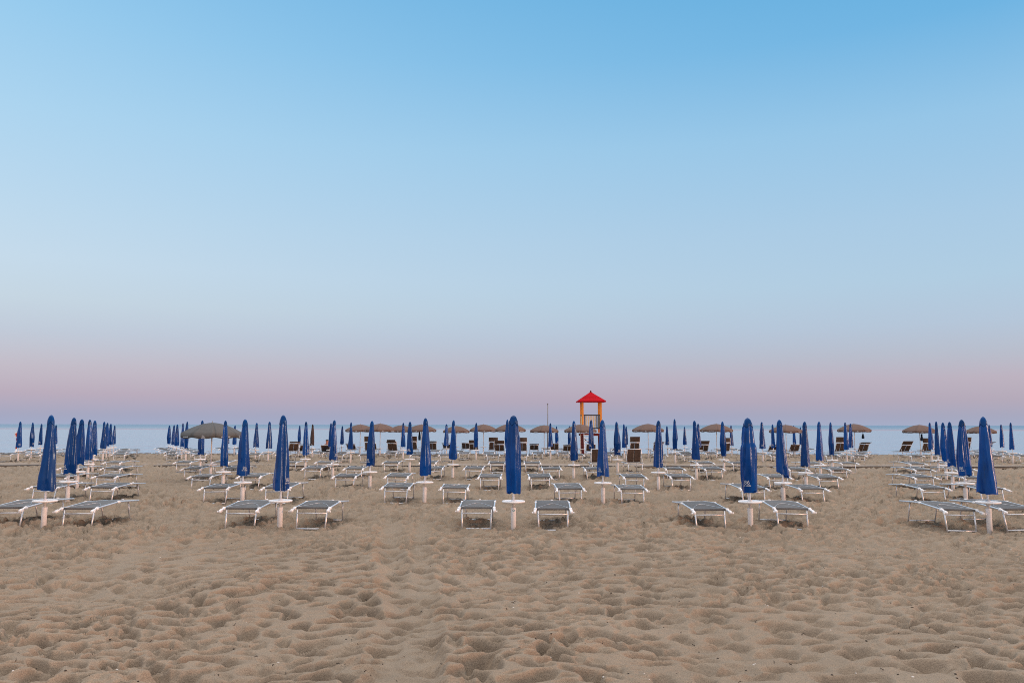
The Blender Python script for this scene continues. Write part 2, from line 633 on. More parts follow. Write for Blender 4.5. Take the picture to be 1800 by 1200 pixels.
def build_sand():
    # rows get further apart with distance, columns fan out: fine near the camera, coarse far away
    s_in = np.linspace(-0.80, 0.80, 1001)
    s_l = np.array([-8, -5, -3.2, -2.2, -1.6, -1.3, -1.1, -0.95, -0.87])
    s = np.concatenate([s_l, s_in, -s_l[::-1]])
    q = np.linspace(1 / 5.6, 1 / 72.0, 640)
    far = 1 / q
    near = np.array([-60, -30, -12, -4, 0, 2, 3.2, 4.0, 4.6, 5.1])
    D = np.concatenate([near, far, [80, 100, 140]])
    X = np.outer(np.maximum(D, 5.6), s)
    Y = np.repeat(D[:, None], len(s), 1)
    # shore line wobble
    H = sand_height(X, Y)
    H = add_mounds(X, Y, add_prints(X, Y, add_lanes(X, Y, H)))
    fade = np.clip((75 - Y) / 12.0, 0.12, 1)
    fade = np.where(Y > 58, np.clip(1 - (Y - 58) / 8.0, 0.08, 1), fade)
    wob = 1.3 * fbm(X / 14.0, Y * 0 + 2.0, 411, 3)
    Z = ground(Y + wob) + H * fade
    n, m = X.shape
    co = np.stack([X, Y, Z], -1).reshape(-1, 3).astype(np.float32)
    idx = np.arange(n * m).reshape(n, m)
    quads = np.stack([idx[:-1, :-1], idx[:-1, 1:], idx[1:, 1:], idx[1:, :-1]], -1).reshape(-1, 4)
    me = bpy.data.meshes.new('sand')
    me.vertices.add(len(co))
    me.vertices.foreach_set('co', co.ravel())
    me.loops.add(quads.size)
    me.loops.foreach_set('vertex_index', quads.ravel().astype(np.int32))
    me.polygons.add(len(quads))
    me.polygons.foreach_set('loop_start', np.arange(0, quads.size, 4, dtype=np.int32))
    me.polygons.foreach_set('loop_total', np.full(len(quads), 4, dtype=np.int32))
    me.polygons.foreach_set('use_smooth', np.ones(len(quads), dtype=bool))
    me.update()
    me.validate()
    me.materials.append(M['sand'])
    return tag(put(me, 'sand'), kind='structure')



def sand_z(x, y):
    X, Y = np.array([x], float), np.array([y], float)
    return float((ground(Y) + add_prints(X, Y, add_lanes(X, Y, sand_height(X, Y))))[0])


# sea: one sheet from under the sand's edge to the horizon
sea = MB()
sea.add([(-40000, 56, WATER), (40000, 56, WATER), (40000, 60000, WATER), (-40000, 60000, WATER)], [(0, 1, 2, 3)])
tag(sea.build('sea', M['sea']), kind='structure')

# low boarded path across the beach between the fifth and the next row
pth = MB()
y0, y1 = depth_of(820.5), depth_of(815.5)
xx = -62.0
while xx < 62:
    pth.box((xx + 1.0, (y0 + y1) / 2, -0.012 + random.uniform(-0.004, 0.004)), (1.985, y1 - y0, 0.09), ch=0.012)
    xx += 2.0
tag(pth.build('path', M['concrete']), kind='structure')

# thin dark tube added as the shade line along the path's near edge
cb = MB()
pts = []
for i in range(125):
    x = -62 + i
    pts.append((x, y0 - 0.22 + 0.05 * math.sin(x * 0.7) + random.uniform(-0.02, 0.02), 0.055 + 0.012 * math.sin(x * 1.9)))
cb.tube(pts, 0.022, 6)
tag(cb.build('edge_shade_line', M['darkframe']), 'thin dark line standing in for shade at the near edge of the path', 'edge_shade_line')


# ------------------------------------------------------------------ closed parasol
PROFILES = [
    [(0, .166), (.12, .158), (.3, .138), (.5, .114), (.7, .089), (.85, .071), (.93, .060), (.97, .042), (.99, .024), (1, .003)],
    [(0, .150), (.15, .150), (.35, .136), (.55, .114), (.75, .087), (.88, .067), (.94, .056), (.975, .038), (.992, .020), (1, .003)],
    [(0, .118), (.12, .128), (.34, .146), (.52, .130), (.72, .098), (.86, .072), (.94, .052), (.975, .035), (.992, .018), (1, .003)],
    [(0, .190), (.15, .172), (.35, .142), (.55, .112), (.75, .088), (.87, .074), (.94, .062), (.975, .042), (.992, .022), (1, .003)],
    [(0, .136), (.15, .141), (.3, .148), (.5, .140), (.68, .122), (.82, .098), (.93, .077), (.98, .052), (1, .004)],
    [(0, .138), (.2, .144), (.45, .150), (.60, .142), (.66, .114), (.8, .100), (.92, .075), (.97, .050), (.99, .027), (1, .003)],
]
ZB, ZT = 0.74, 2.17


def lerp_prof(prof, t):
    for (a, ra), (b, rb) in zip(prof[:-1], prof[1:]):
        if t <= b:
            k = (t - a) / (b - a)
            k = k * k * (3 - 2 * k) * 0.4 + k * 0.6
            return ra + (rb - ra) * k
    return prof[-1][1]


def cover_radius(seed, prof, emb, flat=0.86):
    rg = random.Random(seed)
    rid = []
    n = rg.randint(5, 7)
    for i in range(n):
        rid.append((2 * math.pi * (i + rg.uniform(-0.3, 0.3)) / n, rg.uniform(0.07, 0.20), rg.uniform(0.12, 0.30) * rg.choice((1, -1)),
                    rg.uniform(-0.1, 0.55), rg.uniform(0.7, 1.1), rg.uniform(-0.5, 0.5)))
    seam = rg.uniform(-2.2, -0.9)
    ph = [rg.uniform(0, 6.3) for _ in range(6)]

    def rad(th, t):
        r0 = lerp_prof(PROFILES[prof], t)
        k = 1.0
        for (c, w, a, t0, t1, tw) in rid:
            d = (th - c - tw * t + math.pi) % (2 * math.pi) - math.pi
            e = min(1, max(0, (t - t0 + 0.25) / 0.25)) * min(1, max(0, (t1 + 0.1 - t) / 0.25))
            s = math.exp(-abs(d / w) ** 1.5)
            q = (th + math.pi / 2 - emb + math.pi) % (2 * math.pi) - math.pi
            if t < 0.32:      # the printed part hangs smooth
                e *= 1 - math.exp(-(q / 0.75) ** 4) * min(1, (0.32 - t) / 0.12)
            k += a * s * e * (1 if t < 0.93 else 0.4)
        body = min(1, (1 - t) / 0.12)
        k += body * (0.105 * math.sin(3 * th + ph[5] + 0.6 * t) + 0.06 * math.sin(4 * th + ph[2] - 0.8 * t))
        k += 0.045 * math.sin(2 * th + ph[0] + 2 * t) + 0.025 * math.sin(3 * th + ph[1] - 5 * t) + 0.022 * math.sin(5 * th + ph[2] + 9 * t)
        k += 0.018 * math.sin(9 * t + ph[3] + th)
        # welted zip down the front
        d = (th - seam + math.pi) % (2 * math.pi) - math.pi
        if 0.12 < t < 0.94:
            k += 0.085 * math.exp(-(d / 0.07) ** 2)
        return r0 * k, flat
    return rad


def cover_parts(seed, prof, emb, slant=0.0):
    rad = cover_radius(seed, prof, emb)
    rg = random.Random(seed + 99)
    NT, NZ = 72, 54
    ph = rg.uniform(0, 6.28)

    def P(th, t, off=0.0, hem=True):
        r, fl = rad(th, t)
        r += off
        z = ZB + (ZT - ZB) * t
        if hem:
            z -= (1 - t) ** 5 * slant * math.cos(th)
            z += (1 - t) ** 6 * 0.022 * (math.sin(th * 2 + ph) + 0.5 * math.sin(5 * th + ph * 2))
        return Vector((r * math.cos(th), r * math.sin(th) * fl, z))
    mb = MB()
    ts = [i / (NZ - 1) for i in range(NZ)]
    ts = [1 - (1 - t) ** 1.25 for t in ts]
    mb.grid([[P(2 * math.pi * i / NT, t) for t in ts] for i in range(NT)], closed_u=True)
    # turned-in hem
    mb.grid([[P(2 * math.pi * i / NT, t, o) for (t, o) in ((0.10, -0.02), (0.04, -0.012), (0.0, 0.0))] for i in range(NT)], closed_u=True)
    o = len(mb.v)
    mb.add([P(2 * math.pi * i / NT, 0.10, -0.02) for i in range(NT)], [tuple(range(NT))])
    me_cover = mb.mesh('cover', M['blue'])
    hb = MB()
    rows = []
    for i in range(NT):
        th = 2 * math.pi * i / NT
        tri = abs(((th * 4 / (2 * math.pi) + 0.3) % 1) - 0.5) * 2
        t0 = 0.905 - 0.045 * tri
        rows.append([P(th, t0, 0.001, False)] + [P(th, t0 + (1 - t0) * k / 9, 0.0065, False) for k in range(10)])
    hb.grid(rows, closed_u=True)
    me_hood = hb.mesh('hood', M['hood'])
    # printed emblem near the hem: two round figures over a short line of small letters
    lb = MB()
    vs, fs = text_mesh('86', 0.105)
    th0 = -math.pi / 2 + emb

    def wrap(x, z):
        r, _ = rad(th0, (z - ZB) / (ZT - ZB))
        th = th0 + x / (r * 0.95)
        return P(th, (z - ZB) / (ZT - ZB), 0.004, False)
    lb.add([wrap(v[0], ZB + 0.155 + v[1]) for v in vs], fs)
    for k in range(9):
        if k in (3,):
            continue
        x0, h = -0.078 + k * 0.0175, 0.020 + 0.006 * (k % 2)
        q = [(x0, 0.115), (x0 + 0.012, 0.115), (x0 + 0.012, 0.115 + h), (x0, 0.115 + h)]
        lb.add([wrap(a, ZB + b) for a, b in q], [(0, 1, 2, 3)])
    me_logo = lb.mesh('emblem', M['ink'])
    return me_cover, me_hood, me_logo


def parasol_common():
    t = MB()
    t.lathe([(0.049, -0.25), (0.050, 0.40), (0.050, 0.425), (0.044, 0.43), (0.030, 0.432)], 20)
    me_tube = t.mesh('base_tube', M['tube'])
    t = MB()
    t.lathe([(0.03, 0.475), (0.045, 0.515), (0.19, 0.525), (0.212, 0.53), (0.220, 0.54), (0.221, 0.553), (0.214, 0.562), (0.200, 0.562), (0.192, 0.556), (0.045, 0.556), (0.04, 0.585), (0.02, 0.587)], 40)
    me_table = t.mesh('table_top', M['plastic'])
    t = MB()
    t.tube([(0, 0, 0.40), (0, 0, 2.05)], 0.0195, 12)
    me_pole = t.mesh('pole', M['pole'])
    t = MB()
    t.tube([(-0.055, -0.01, 0.80), (-0.026, -0.004, 0.585)], 0.010, 8)
    me_rod = t.mesh('tilt_rod', M['pole'])
    return me_tube, me_table, me_pole, me_rod


ME_TUBE, ME_TABLE, ME_POLE, ME_ROD = parasol_common()
COVERS = [cover_parts(*q) for q in ((1, 0, 1.35), (2, 1, -0.75), (3, 2, 2.4), (4, 0, -1.25), (5, 4, 2.2), (6, 2, 0.9), (7, 1, -0.9), (8, 3, 2.0), (9, 0, 0.2), (10, 1, 2.6), (21, 5, -0.55), (23, 0, 2.4, 0.10))]


def closed_parasol(x, y, var, rz=0.0, top=2.17, wide=1.0, lean=0.0, rod=False, logo=True, brown=False, bottom=0.74):
    r = empty('closed_parasol', (x, y, g(y)), rz)
    if y < 35:
        POSTS.append((x, y, 0.13, 0.045))
    put(ME_TUBE, 'base_tube', r)
    put(ME_TABLE, 'table_top', r)
    put(ME_POLE, 'pole', r)
    if rod:
        put(ME_ROD, 'tilt_rod', r)
    mc, mh, ml = COVERS[var]
    c = put(mc, 'cover', r)
    c.scale = (wide, wide, (top - bottom) / (ZT - ZB))
    c.location = (0, 0, bottom - ZB * c.scale.z)
    if lean:
        c.rotation_euler = (0, lean, 0)
    h = put(mh, 'hood', c)
    if brown:
        for q in (c, h):
            q.material_slots[0].link = 'OBJECT'
            q.material_slots[0].material = M['brown_cloth']
    elif logo:
        put(ml, 'emblem', c)
    return r


# ------------------------------------------------------------------ sunbed
def rail_z(y):
    k = [(-0.16, 0.356), (0.03, 0.390), (0.88, 0.432), (1.76, 0.378)]
    for (a, za), (b, zb) in zip(k[:-1], k[1:]):
        if y <= b:
            return za + (zb - za) * (y - a) / (b - a)
    return k[-1][1]


RW = 0.335


def bed_meshes():
    d = {}
    m = MB()
    for s in (-1, 1):
        m.tube([(s * RW, -0.16, rail_z(-0.16)), (s * RW, 0.03, 0.390), (s * RW, 0.86, 0.430), (s * RW, 0.90, 0.431), (s * RW, 1.76, 0.378)], 0.0175, 8)
    m.tube([(-RW, 1.745, 0.379), (RW, 1.745, 0.379)], 0.0135, 8)
    m.tube([(-RW, 0.05, 0.387), (RW, 0.05, 0.387)], 0.0125, 8)
    d['frame'] = m.mesh('frame', M['alu'])
    P = []
    for i in range(11):
        u = i / 10 * 2 - 1
        row = []
        for j in range(25):
            y = 0.045 + (1.735 - 0.045) * j / 24
            sag = 0.026 * (1 - u * u) * (math.sin(math.pi * min(1, j / 10.5)) if j < 11 else 0.6 + 0.4 * math.sin(math.pi * (j - 11) / 13))
            sag *= min(1, j / 3.0, (24 - j) / 3.0 + 0.15)
            row.append((u * (RW - 0.016), y, rail_z(y) + 0.012 - sag))
        P.append(row)
    m = MB()
    m.sheet(P, 0.004)
    # hem turned down over the near bar
    m.sheet([[(u * (RW - 0.02), 0.034, 0.399), (u * (RW - 0.02), 0.030, 0.372)] for u in (-1, -0.5, 0, 0.5, 1)], lambda p: p - Vector((0, 0.004, 0)))
    d['sling'] = m.mesh('sling', M['sling'])
    m = MB()
    pts = []
    for i in range(13):
        u = i / 12 * 2 - 1
        y = 0.08 + 0.62 * (1 - u * u)
        sag = 0.026 * (1 - u * u) * math.sin(math.pi * min(1, (y - .045) / 0.74))
        pts.append((u * (RW - 0.04), y, rail_z(y) + 0.016 - sag))
    m.tube(pts, 0.0035, 6)  # thin bright tube added for the light caught along the sling's seam
    d['seam_glint'] = m.mesh('seam_glint', M['alu'])
    for s, nm in ((-1, 'l'), (1, 'r')):
        m = MB()
        m.tube([(s * 0.285, 0.045, 0.378), (s * 0.28, 0.0, 0.18), (s * 0.272, -0.055, -0.05)], 0.0170, 8)
        d['near_leg' + nm] = m.mesh('leg', M['alu'])
        m = MB()
        m.tube([(s * 0.285, 1.40, 0.388), (s * 0.282, 1.46, 0.17), (s * 0.278, 1.53, -0.05)], 0.0150, 8)
        d['far_leg' + nm] = m.mesh('leg', M['alu'])
        m = MB()
        a = Matrix.Rotation(R(10), 3, 'X')
        m.box((s * (RW + 0.012), -0.125, 0.357), (0.052, 0.13, 0.050), a, ch=0.014)
        m.box((s * (RW + 0.004), 0.025, 0.385), (0.062, 0.080, 0.054), a, ch=0.014)
        m.tube([(s * (RW + 0.045), -0.165, 0.343), (s * (RW + 0.066), -0.165, 0.343)], 0.018, 10)
        d['end_cap' + nm] = m.mesh('end_cap', M['plastic'])
        m = MB()
        m.box((s * (RW + 0.002), 0.88, 0.430), (0.046, 0.09, 0.042), ch=0.012)
        d['hinge' + nm] = m.mesh('hinge', M['plastic'])
    m = MB()
    m.tube([(-0.283, 0.022, 0.292), (0.283, 0.022, 0.292)], 0.0145, 8)
    d['stretcher'] = m.mesh('stretcher', M['alu'])
    m = MB()
    m.tube([(-0.273, -0.047, 0.004), (0.273, -0.047, 0.004)], 0.0160, 8)
    d['near_bar'] = m.mesh('ground_bar', M['alu'])
    m = MB()
    m.tube([(-0.278, 1.525, 0.004), (0.278, 1.525, 0.004)], 0.0120, 8)
    d['far_bar'] = m.mesh('ground_bar', M['alu'])
    m = MB()
    m.box((0.0, 1.745, 0.394), (0.05, 0.045, 0.03), ch=0.008)
    d['clip'] = m.mesh('clip', M['plastic'])
    # one-piece versions for the distant rows
    m = MB()
    for s in (-1, 1):
        m.tube([(s * 0.285, 0.045, 0.378), (s * 0.272, -0.055, -0.03)], 0.0155, 6)
    m.tube([(-0.283, 0.022, 0.292), (0.283, 0.022, 0.292)], 0.0145, 6)
    m.tube([(-0.273, -0.047, 0.006), (0.273, -0.047, 0.006)], 0.0140, 6)
    d['near_set'] = m.mesh('leg_frame', M['alu'])
    m = MB()
    for s in (-1, 1):
        m.tube([(s * 0.285, 1.40, 0.388), (s * 0.278, 1.53, -0.03)], 0.0135, 6)
    m.tube([(-0.278, 1.525, 0.006), (0.278, 1.525, 0.006)], 0.0120, 6)
    d['far_set'] = m.mesh('leg_frame', M['alu'])
    return d


BM = bed_meshes()


def make_bed(full=True):
    r = empty('sunbed')
    put(BM['frame'], 'frame', r)
    put(BM['sling'], 'sling', r)
    for k in 'lr':
        put(BM['end_cap' + k], 'end_cap', r)
    if full:
        put(BM['seam_glint'], 'seam_glint', r)
        put(BM['clip'], 'clip', r)
        for k in 'lr':
            put(BM['near_leg' + k], 'leg', r)
            put(BM['far_leg' + k], 'leg', r)
            put(BM['hinge' + k], 'hinge', r)
        put(BM['stretcher'], 'stretcher', r)
        put(BM['near_bar'], 'ground_bar', r)
        put(BM['far_bar'], 'ground_bar', r)
    else:
        put(BM['near_set'], 'leg_frame', r)
        put(BM['far_set'], 'leg_frame', r)
    return r


# ------------------------------------------------------------------ brown lounger / raised bed
def tilt(y, z, ang, L):
    """point at distance L up a panel hinged at (y, z); 0 = level, towards the camera"""
    return (y - math.cos(ang) * L, z + math.sin(ang) * L)


def panel(m, w, a, b, sag=0.015, n=7, th=0.006, half_gap=0.0):
    """fabric panel spanned between two bars; a, b are (y, z)"""
    P = []
    d = Vector((0, b[0] - a[0], b[1] - a[1])).normalized()
    nrm = Vector((0, -d.z, d.y))
    for i in range(n):
        u = i / (n - 1) * 2 - 1
        row = []
        for j in range(n):
            t = j / (n - 1)
            p = Vector((u * w / 2, a[0] + (b[0] - a[0]) * t, a[1] + (b[1] - a[1]) * t))
            row.append(p - nrm * sag * (1 - u * u) * math.sin(math.pi * t))
        P.append(row)
    m.sheet(P, lambda p: p + nrm * th)
    return nrm


def make_lounger(back_deg, shade_deg, shade_len, fabric, name='lounger'):
    """bed with its near end raised as a backrest (seen from behind) and a sunshade hinged on top"""
    r = empty(name)
    hy, hz = 0.62, 0.40
    L = 0.62
    ang = R(back_deg)
    ty, tz = tilt(hy, hz, ang, L)
    m = MB()
    for s in (-1, 1):
        m.tube([(s * RW, -0.02, 0.37), (s * RW, 1.76, 0.37)], 0.018, 8)
        m.tube([(s * (RW - 0.03), hy, hz), (s * (RW - 0.03), ty, tz)], 0.015, 8)
    m.tube([(-RW, 1.75, 0.37), (RW, 1.75, 0.37)], 0.016, 8)
    m.tube([(-RW, -0.01, 0.37), (RW, -0.01, 0.37)], 0.016, 8)
    m.tube([(-RW + 0.03, ty, tz), (RW - 0.03, ty, tz)], 0.016, 8)
    # props behind the backrest
    my, mz = tilt(hy, hz, ang, L * 0.55)
    for s in (-1, 1):
        m.tube([(s * (RW - 0.02), my, mz), (s * (RW + 0.005), max(0.02, my - 0.22), 0.385)], 0.010, 6)
    m.build('frame', M['alu'], r)
    m = MB()
    panel(m, 2 * RW - 0.05, (hy, hz - 0.012), (1.73, 0.382), 0.02)
    m.build('seat', fabric, r)
    m = MB()
    a, b = tilt(hy, hz, ang, 0.03), tilt(hy, hz, ang, L - 0.02)
    for s in (-1, 1):                              # two halves, pale seam between them
        P = MB()
        panel(P, RW - 0.055, a, b, 0.012)
        P.v = [(v[0] + s * (RW / 2 - 0.022), v[1], v[2]) for v in P.v]
        m.add(P.v, P.f, True)
    m.build('backrest', fabric, r)
    if shade_len > 0:
        sa = R(shade_deg)
        sy, sz = ty, tz + 0.05
        by, bz = tilt(sy, sz, sa, shade_len)
        m = MB()
        panel(m, 2 * RW - 0.02, (sy, sz), (by, bz), -0.03)
        sh = m.build('sunshade', fabric, r)
        m = MB()
        for s in (-1, 1):
            m.tube([(s * (RW - 0.005), ty, tz - 0.02), (s * (RW - 0.005), sy, sz), (s * (RW - 0.005), by, bz)], 0.011, 6)
        m.tube([(-RW, sy, sz), (RW, sy, sz)], 0.012, 6)
        m.build('shade_bar', M['plastic'], sh)
    for s in (-1, 1):
        m = MB()
        m.tube([(s * 0.30, 0.20, 0.36), (s * 0.29, 0.12, -0.05)], 0.016, 8)
        m.build('leg', M['alu'], r)
        m = MB()
        m.tube([(s * 0.30, 1.45, 0.36), (s * 0.29, 1.54, -0.05)], 0.016, 8)
        m.build('leg', M['alu'], r)
    m = MB()
    m.tube([(-0.29, 0.125, 0.0), (0.29, 0.125, 0.0)], 0.014, 8)
    m.build('ground_bar', M['alu'], r)
    return r


# ------------------------------------------------------------------ open parasol
def make_open(radius=1.05, apex=2.08, rim=1.66, val=0.13, base=True, rot=0.0, seed=0, cloth='sunlit_cloth'):
    r = empty('open_parasol')
    rg = random.Random(seed)
    n = 8
    a0 = -math.pi / 2 - math.pi / n + rot

    def S(a, t):
        """canopy surface: a in panel units, t from apex to rim"""
        i = math.floor(a)
        f = a - i
        q0, q1 = a0 + 2 * math.pi * i / n, a0 + 2 * math.pi * (i + 1) / n
        z = rim + (apex - rim) * (1 - t ** 1.75)
        x = (math.cos(q0) * (1 - f) + math.cos(q1) * f) * radius * t
        y = (math.sin(q0) * (1 - f) + math.sin(q1) * f) * radius * t
        dip = 4 * f * (1 - f) * t * t * 0.030 * radius
        return Vector((x, y, z - dip))
    mb = MB()
    for i in range(n):
        for_ = [[S(i + k / 6 * 0.9999, 0.03 + 0.97 * j / 10) for j in range(11)] for k in range(7)]
        mb.sheet(for_, 0.004)
    cn = mb.build('canopy', M[cloth], r)
    mb = MB()
    for i in range(n):
        P = []
        for k in range(7):
            p = S(i + k / 6 * 0.9999, 1.0) * 1.0
            o = Vector((p.x, p.y, 0)).normalized()
            sc_ = 0.018 * math.sin(math.pi * k / 6)
            P.append([p + o * 0.004, p + o * 0.008 - Vector((0, 0, val * 0.5)), p + o * (0.004 + rg.uniform(-.006, .006)) - Vector((0, 0, val + sc_))])
        mb.sheet(P, lambda q: q - Vector((q.x, q.y, 0)).normalized() * 0.004)
    mb.build('valance', M[cloth], cn)
    # printing on the valance: emblem on every other panel, a short word on the rest
    lb = MB()
    ev, ef = text_mesh('86', 0.105)
    for i in range(n):
        def W(x, z, i=i):
            c = S(i + 0.5, 1.0)
            q = S(i + 0.5 + x / (radius * 0.765), 1.0)
            o = Vector((q.x, q.y, 0)).normalized()
            return Vector((q.x, q.y, c.z - 0.02 + z)) + o * 0.014
        if i % 2 == 0:
            lb.add([W(v[0], v[1] - val * 0.66) for v in ev], ef)
            lb.add([W(a, b) for a, b in ((-.075, -val * .80), (.075, -val * .80), (.075, -val * .70), (-.075, -val * .70))], [(0, 1, 2, 3)])
        else:
            x = -0.17
            while x < 0.16:
                w = rg.uniform(0.014, 0.024)
                h = rg.uniform(0.03, 0.05)
                lb.add([W(a, b) for a, b in ((x, -val * .70), (x + w, -val * .70), (x + w, -val * .70 + h), (x, -val * .70 + h))], [(0, 1, 2, 3)])
                x += w + 0.010
    lb.build('lettering', M['ink'], cn)
    mb = MB()
    mb.lathe([(0.055, apex - 0.03), (0.05, apex - 0.005), (0.022, apex + 0.01), (0.016, apex + 0.05), (0.0, apex + 0.065)], 12)
    mb.build('finial', M['steel'], r)
    for i in range(n):
        q = a0 + 2 * math.pi * i / n
        mb = MB()
        mb.tube([Vector((math.cos(q) * radius * t * 0.985, math.sin(q) * radius * t * 0.985, rim + (apex - rim) * (1 - t ** 1.75) - 0.016)) for t in (0.05, 0.3, 0.55, 0.8, 1.0)], 0.007, 6)
        mb.build('rib', M['steel'], r)
    mb = MB()
    mb.tube([(0, 0, -0.25 if not base else 0.35), (0, 0, apex)], 0.021, 12)
    mb.build('pole', M['pole'], r)
    put(ME_TUBE, 'base_tube', r)
    put(ME_TABLE, 'table_top', r)
    return r


# ------------------------------------------------------------------ layout (pixel columns of every row, read off the photo)
ORD = ['first', 'second', 'third', 'fourth', 'fifth', 'sixth', 'seventh', 'eighth', 'ninth', 'tenth', 'eleventh', 'twelfth', 'thirteenth', 'fourteenth', 'fifteenth', 'sixteenth', 'seventeenth']
ROWNAME = ['front row', 'second row', 'third row', 'fourth row', 'last row before the path', 'first row beyond the path',
           'second row beyond the path', 'third row beyond the path', 'second row from the sea', 'row nearest the sea']
ROWD = [depth_of(932), depth_of(886.5), depth_of(861.5), depth_of(843.5), depth_of(830.5), depth_of(812.5), depth_of(805.5)]
step = ROWD[6] - ROWD[5]
ROWD += [ROWD[6] + step * 0.98, ROWD[6] + step * 1.95, ROWD[6] + step * 2.9]

# (pixel column of the base, kind)   c closed, o open, h hidden behind something: its sunbeds show but it does not
ROWS = [
    [(78, 'c'), (491, 'c'), (903, 'c'), (1320, 'c'), (1739, 'c')],
    [(115, 'c'), (428, 'c'), (746, 'c'), (1060, 'c'), (1379, 'c'), (1699, 'c')],
    [(138, 'c'), (393, 'c'), (650, 'c'), (905, 'h'), (1158, 'c'), (1418, 'c'), (1678, 'c')],
    [(153, 'c'), (371, 'O'), (584, 'c'), (796, 'c'), (1009, 'c'), (1225, 'c'), (1443, 'c'), (1662, 'c')],
    [(163, 'c'), (353, 'c'), (536, 'c'), (720, 'c'), (905, 'h'), (1086, 'c'), (1274, 'c'), (1463, 'c'), (1651, 'c')],
    [(31, 'c'), (180, 'c'), (325, 'c'), (471, 'c'), (616, 'c'), (757, 'h'), (892, 'c'), (1040, 'c'), (1187, 'c'), (1341, 'c'), (1489, 'c'), (1637, 'c'), (1783, 'c')],
    [(53, 'c'), (188, 'c'), (318, 'c'), (449, 'c'), (580, 'c'), (709, 'c'), (837, 'c'), (968, 'c'), (1098, 'c'), (1229, 'c'), (1361, 'c'), (1496, 'c'), (1763, 'c')],
    [(69, 'c'), (194, 'c'), (310, 'c'), (549, 'b'), (668, 'o'), (785, 'c'), (897, 'o'), (1021, 'o'), (1140, 'o'), (1261, 'o'), (1384, 'o'), (1503, 'o'), (1619, 'o'), (1743, 'c')],
    [(97, 'c'), (199, 'c'), (303, 'c'), (412, 'c'), (526, 'c'), (633, 'o'), (741, 'o'), (850, 'o'), (957, 'o'), (1064, 'c'), (1174, 'c'), (1287, 'c'), (1398, 'c'), (1728, 'o')],
    [(297, 'c'), (400, 'c'), (601, 'c'), (705, 'o'), (802, 'o'), (979, 'c'), (1001, 'c'), (1102, 'c'), (1204, 'c'), (1307, 'c'), (1409, 'c')],
]
SKIP_BEDS = {(8, 0, -1), (8, 9, -1), (8, 12, -1), (9, 5, 1), (9, 6, 1), (9, 7, 1), (9, 9, 1), (9, 10, -1)}   # nothing of these shows in the photo
# look of the covers in the near rows: (mesh variant, turn, top, width, lean, rod)
LOOK = {
    (0, 0): (3, 0.0, 2.175, 0.92, 0.010, False), (0, 1): (0, 0.0, 2.18, 0.92, 0.0, False), (0, 2): (4, 0.0, 2.18, 0.90, 0.0, False),
    (0, 3): (10, 0.0, 2.14, 0.98, 0.0, True), (0, 4): (7, 0.0, 2.17, 0.93, 0.0, False),
    (1, 1): (8, 0.3, 2.13, 0.92, 0, False), (1, 2): (9, 0.0, 2.17, 0.92, 0, False), (1, 3): (3, 0.5, 2.13, 0.9, 0.0, False),
    (1, 4): (11, 0.0, 2.14, 0.92, -0.02, False), (1, 5): (6, 0.0, 2.15, 1.0, 0, False), (1, 0): (6, 0.4, 2.17, 0.92, 0.02, True),
    (5, 6): (2, 0.1, 2.29, 0.9, 0, False), (5, 7): (6, 0.3, 2.28, 0.9, 0, False), (5, 8): (5, 0.6, 2.33, 0.95, 0, False),
}
rl = random.Random(21)
BED_FULL, BED_LITE = None, None
LOUNGER_PROTO = []
OPEN_PROTO = None
RAISED = {(4, 5, -1), (4, 5, 1)}


def front_label(ri, k):
    return [
        'closed blue parasol with cover flaring low, leftmost of the five in front row',
        'closed blue parasol with smooth conical cover and pointed flap hood, second in front row',
        'closed bright blue parasol with teal ring on its base, centre of the front row',
        'closed blue parasol with baggy bulging cover and white emblem, fourth in the front row',
        'closed blue parasol with wide flared cover and zip line, rightmost in front row',
    ][k]


def place_bed(x, y, rz, label, full):
    global BED_FULL, BED_LITE
    if full:
        if BED_FULL is None:
            o = BED_FULL = make_bed(True)
        else:
            o = copy_tree(BED_FULL)
    else:
        if BED_LITE is None:
            o = BED_LITE = make_bed(False)
        else:
            o = copy_tree(BED_LITE)
    o.location = (x, y, g(y + 0.7) + rl.uniform(-0.008, 0.012))
    o.rotation_euler = (rl.gauss(0, 0.008), rl.gauss(0, 0.012), rz)
    if full:
        for fx, fy in ((-0.27, -0.05), (0.27, -0.05), (-0.27, 1.52), (0.27, 1.52)):
            POSTS.append((x + fx, y + fy, 0.07, 0.022))
        POSTS.append((x + rl.uniform(-.2, .2), y + rl.uniform(0.2, 1.2), 0.22, -0.035))
    tag(o, label, 'sunbed', 'grey sunbeds set out in pairs on the sand')
    return o


def lounger_at(x, y, rz, label, i):
    if not LOUNGER_PROTO:
        for (b, s, l) in ((62, 78, 0.36), (50, 12, 0.45), (42, 40, 0.36), (60, 100, 0.30), (34, 6, 0.46), (46, 70, 0.0)):
            LOUNGER_PROTO.append([make_lounger(b, s, l, M['brown_mesh'], 'brown_lounger'), False])
    pr = LOUNGER_PROTO[i % len(LOUNGER_PROTO)]
    o = pr[0] if not pr[1] else copy_tree(pr[0])
    pr[1] = True
    o.location = (x, y, g(y + 0.7))
    o.rotation_euler = (0, 0, rz)
    tag(o, label, 'lounger', 'brown loungers with raised backs under the open parasols')
    return o


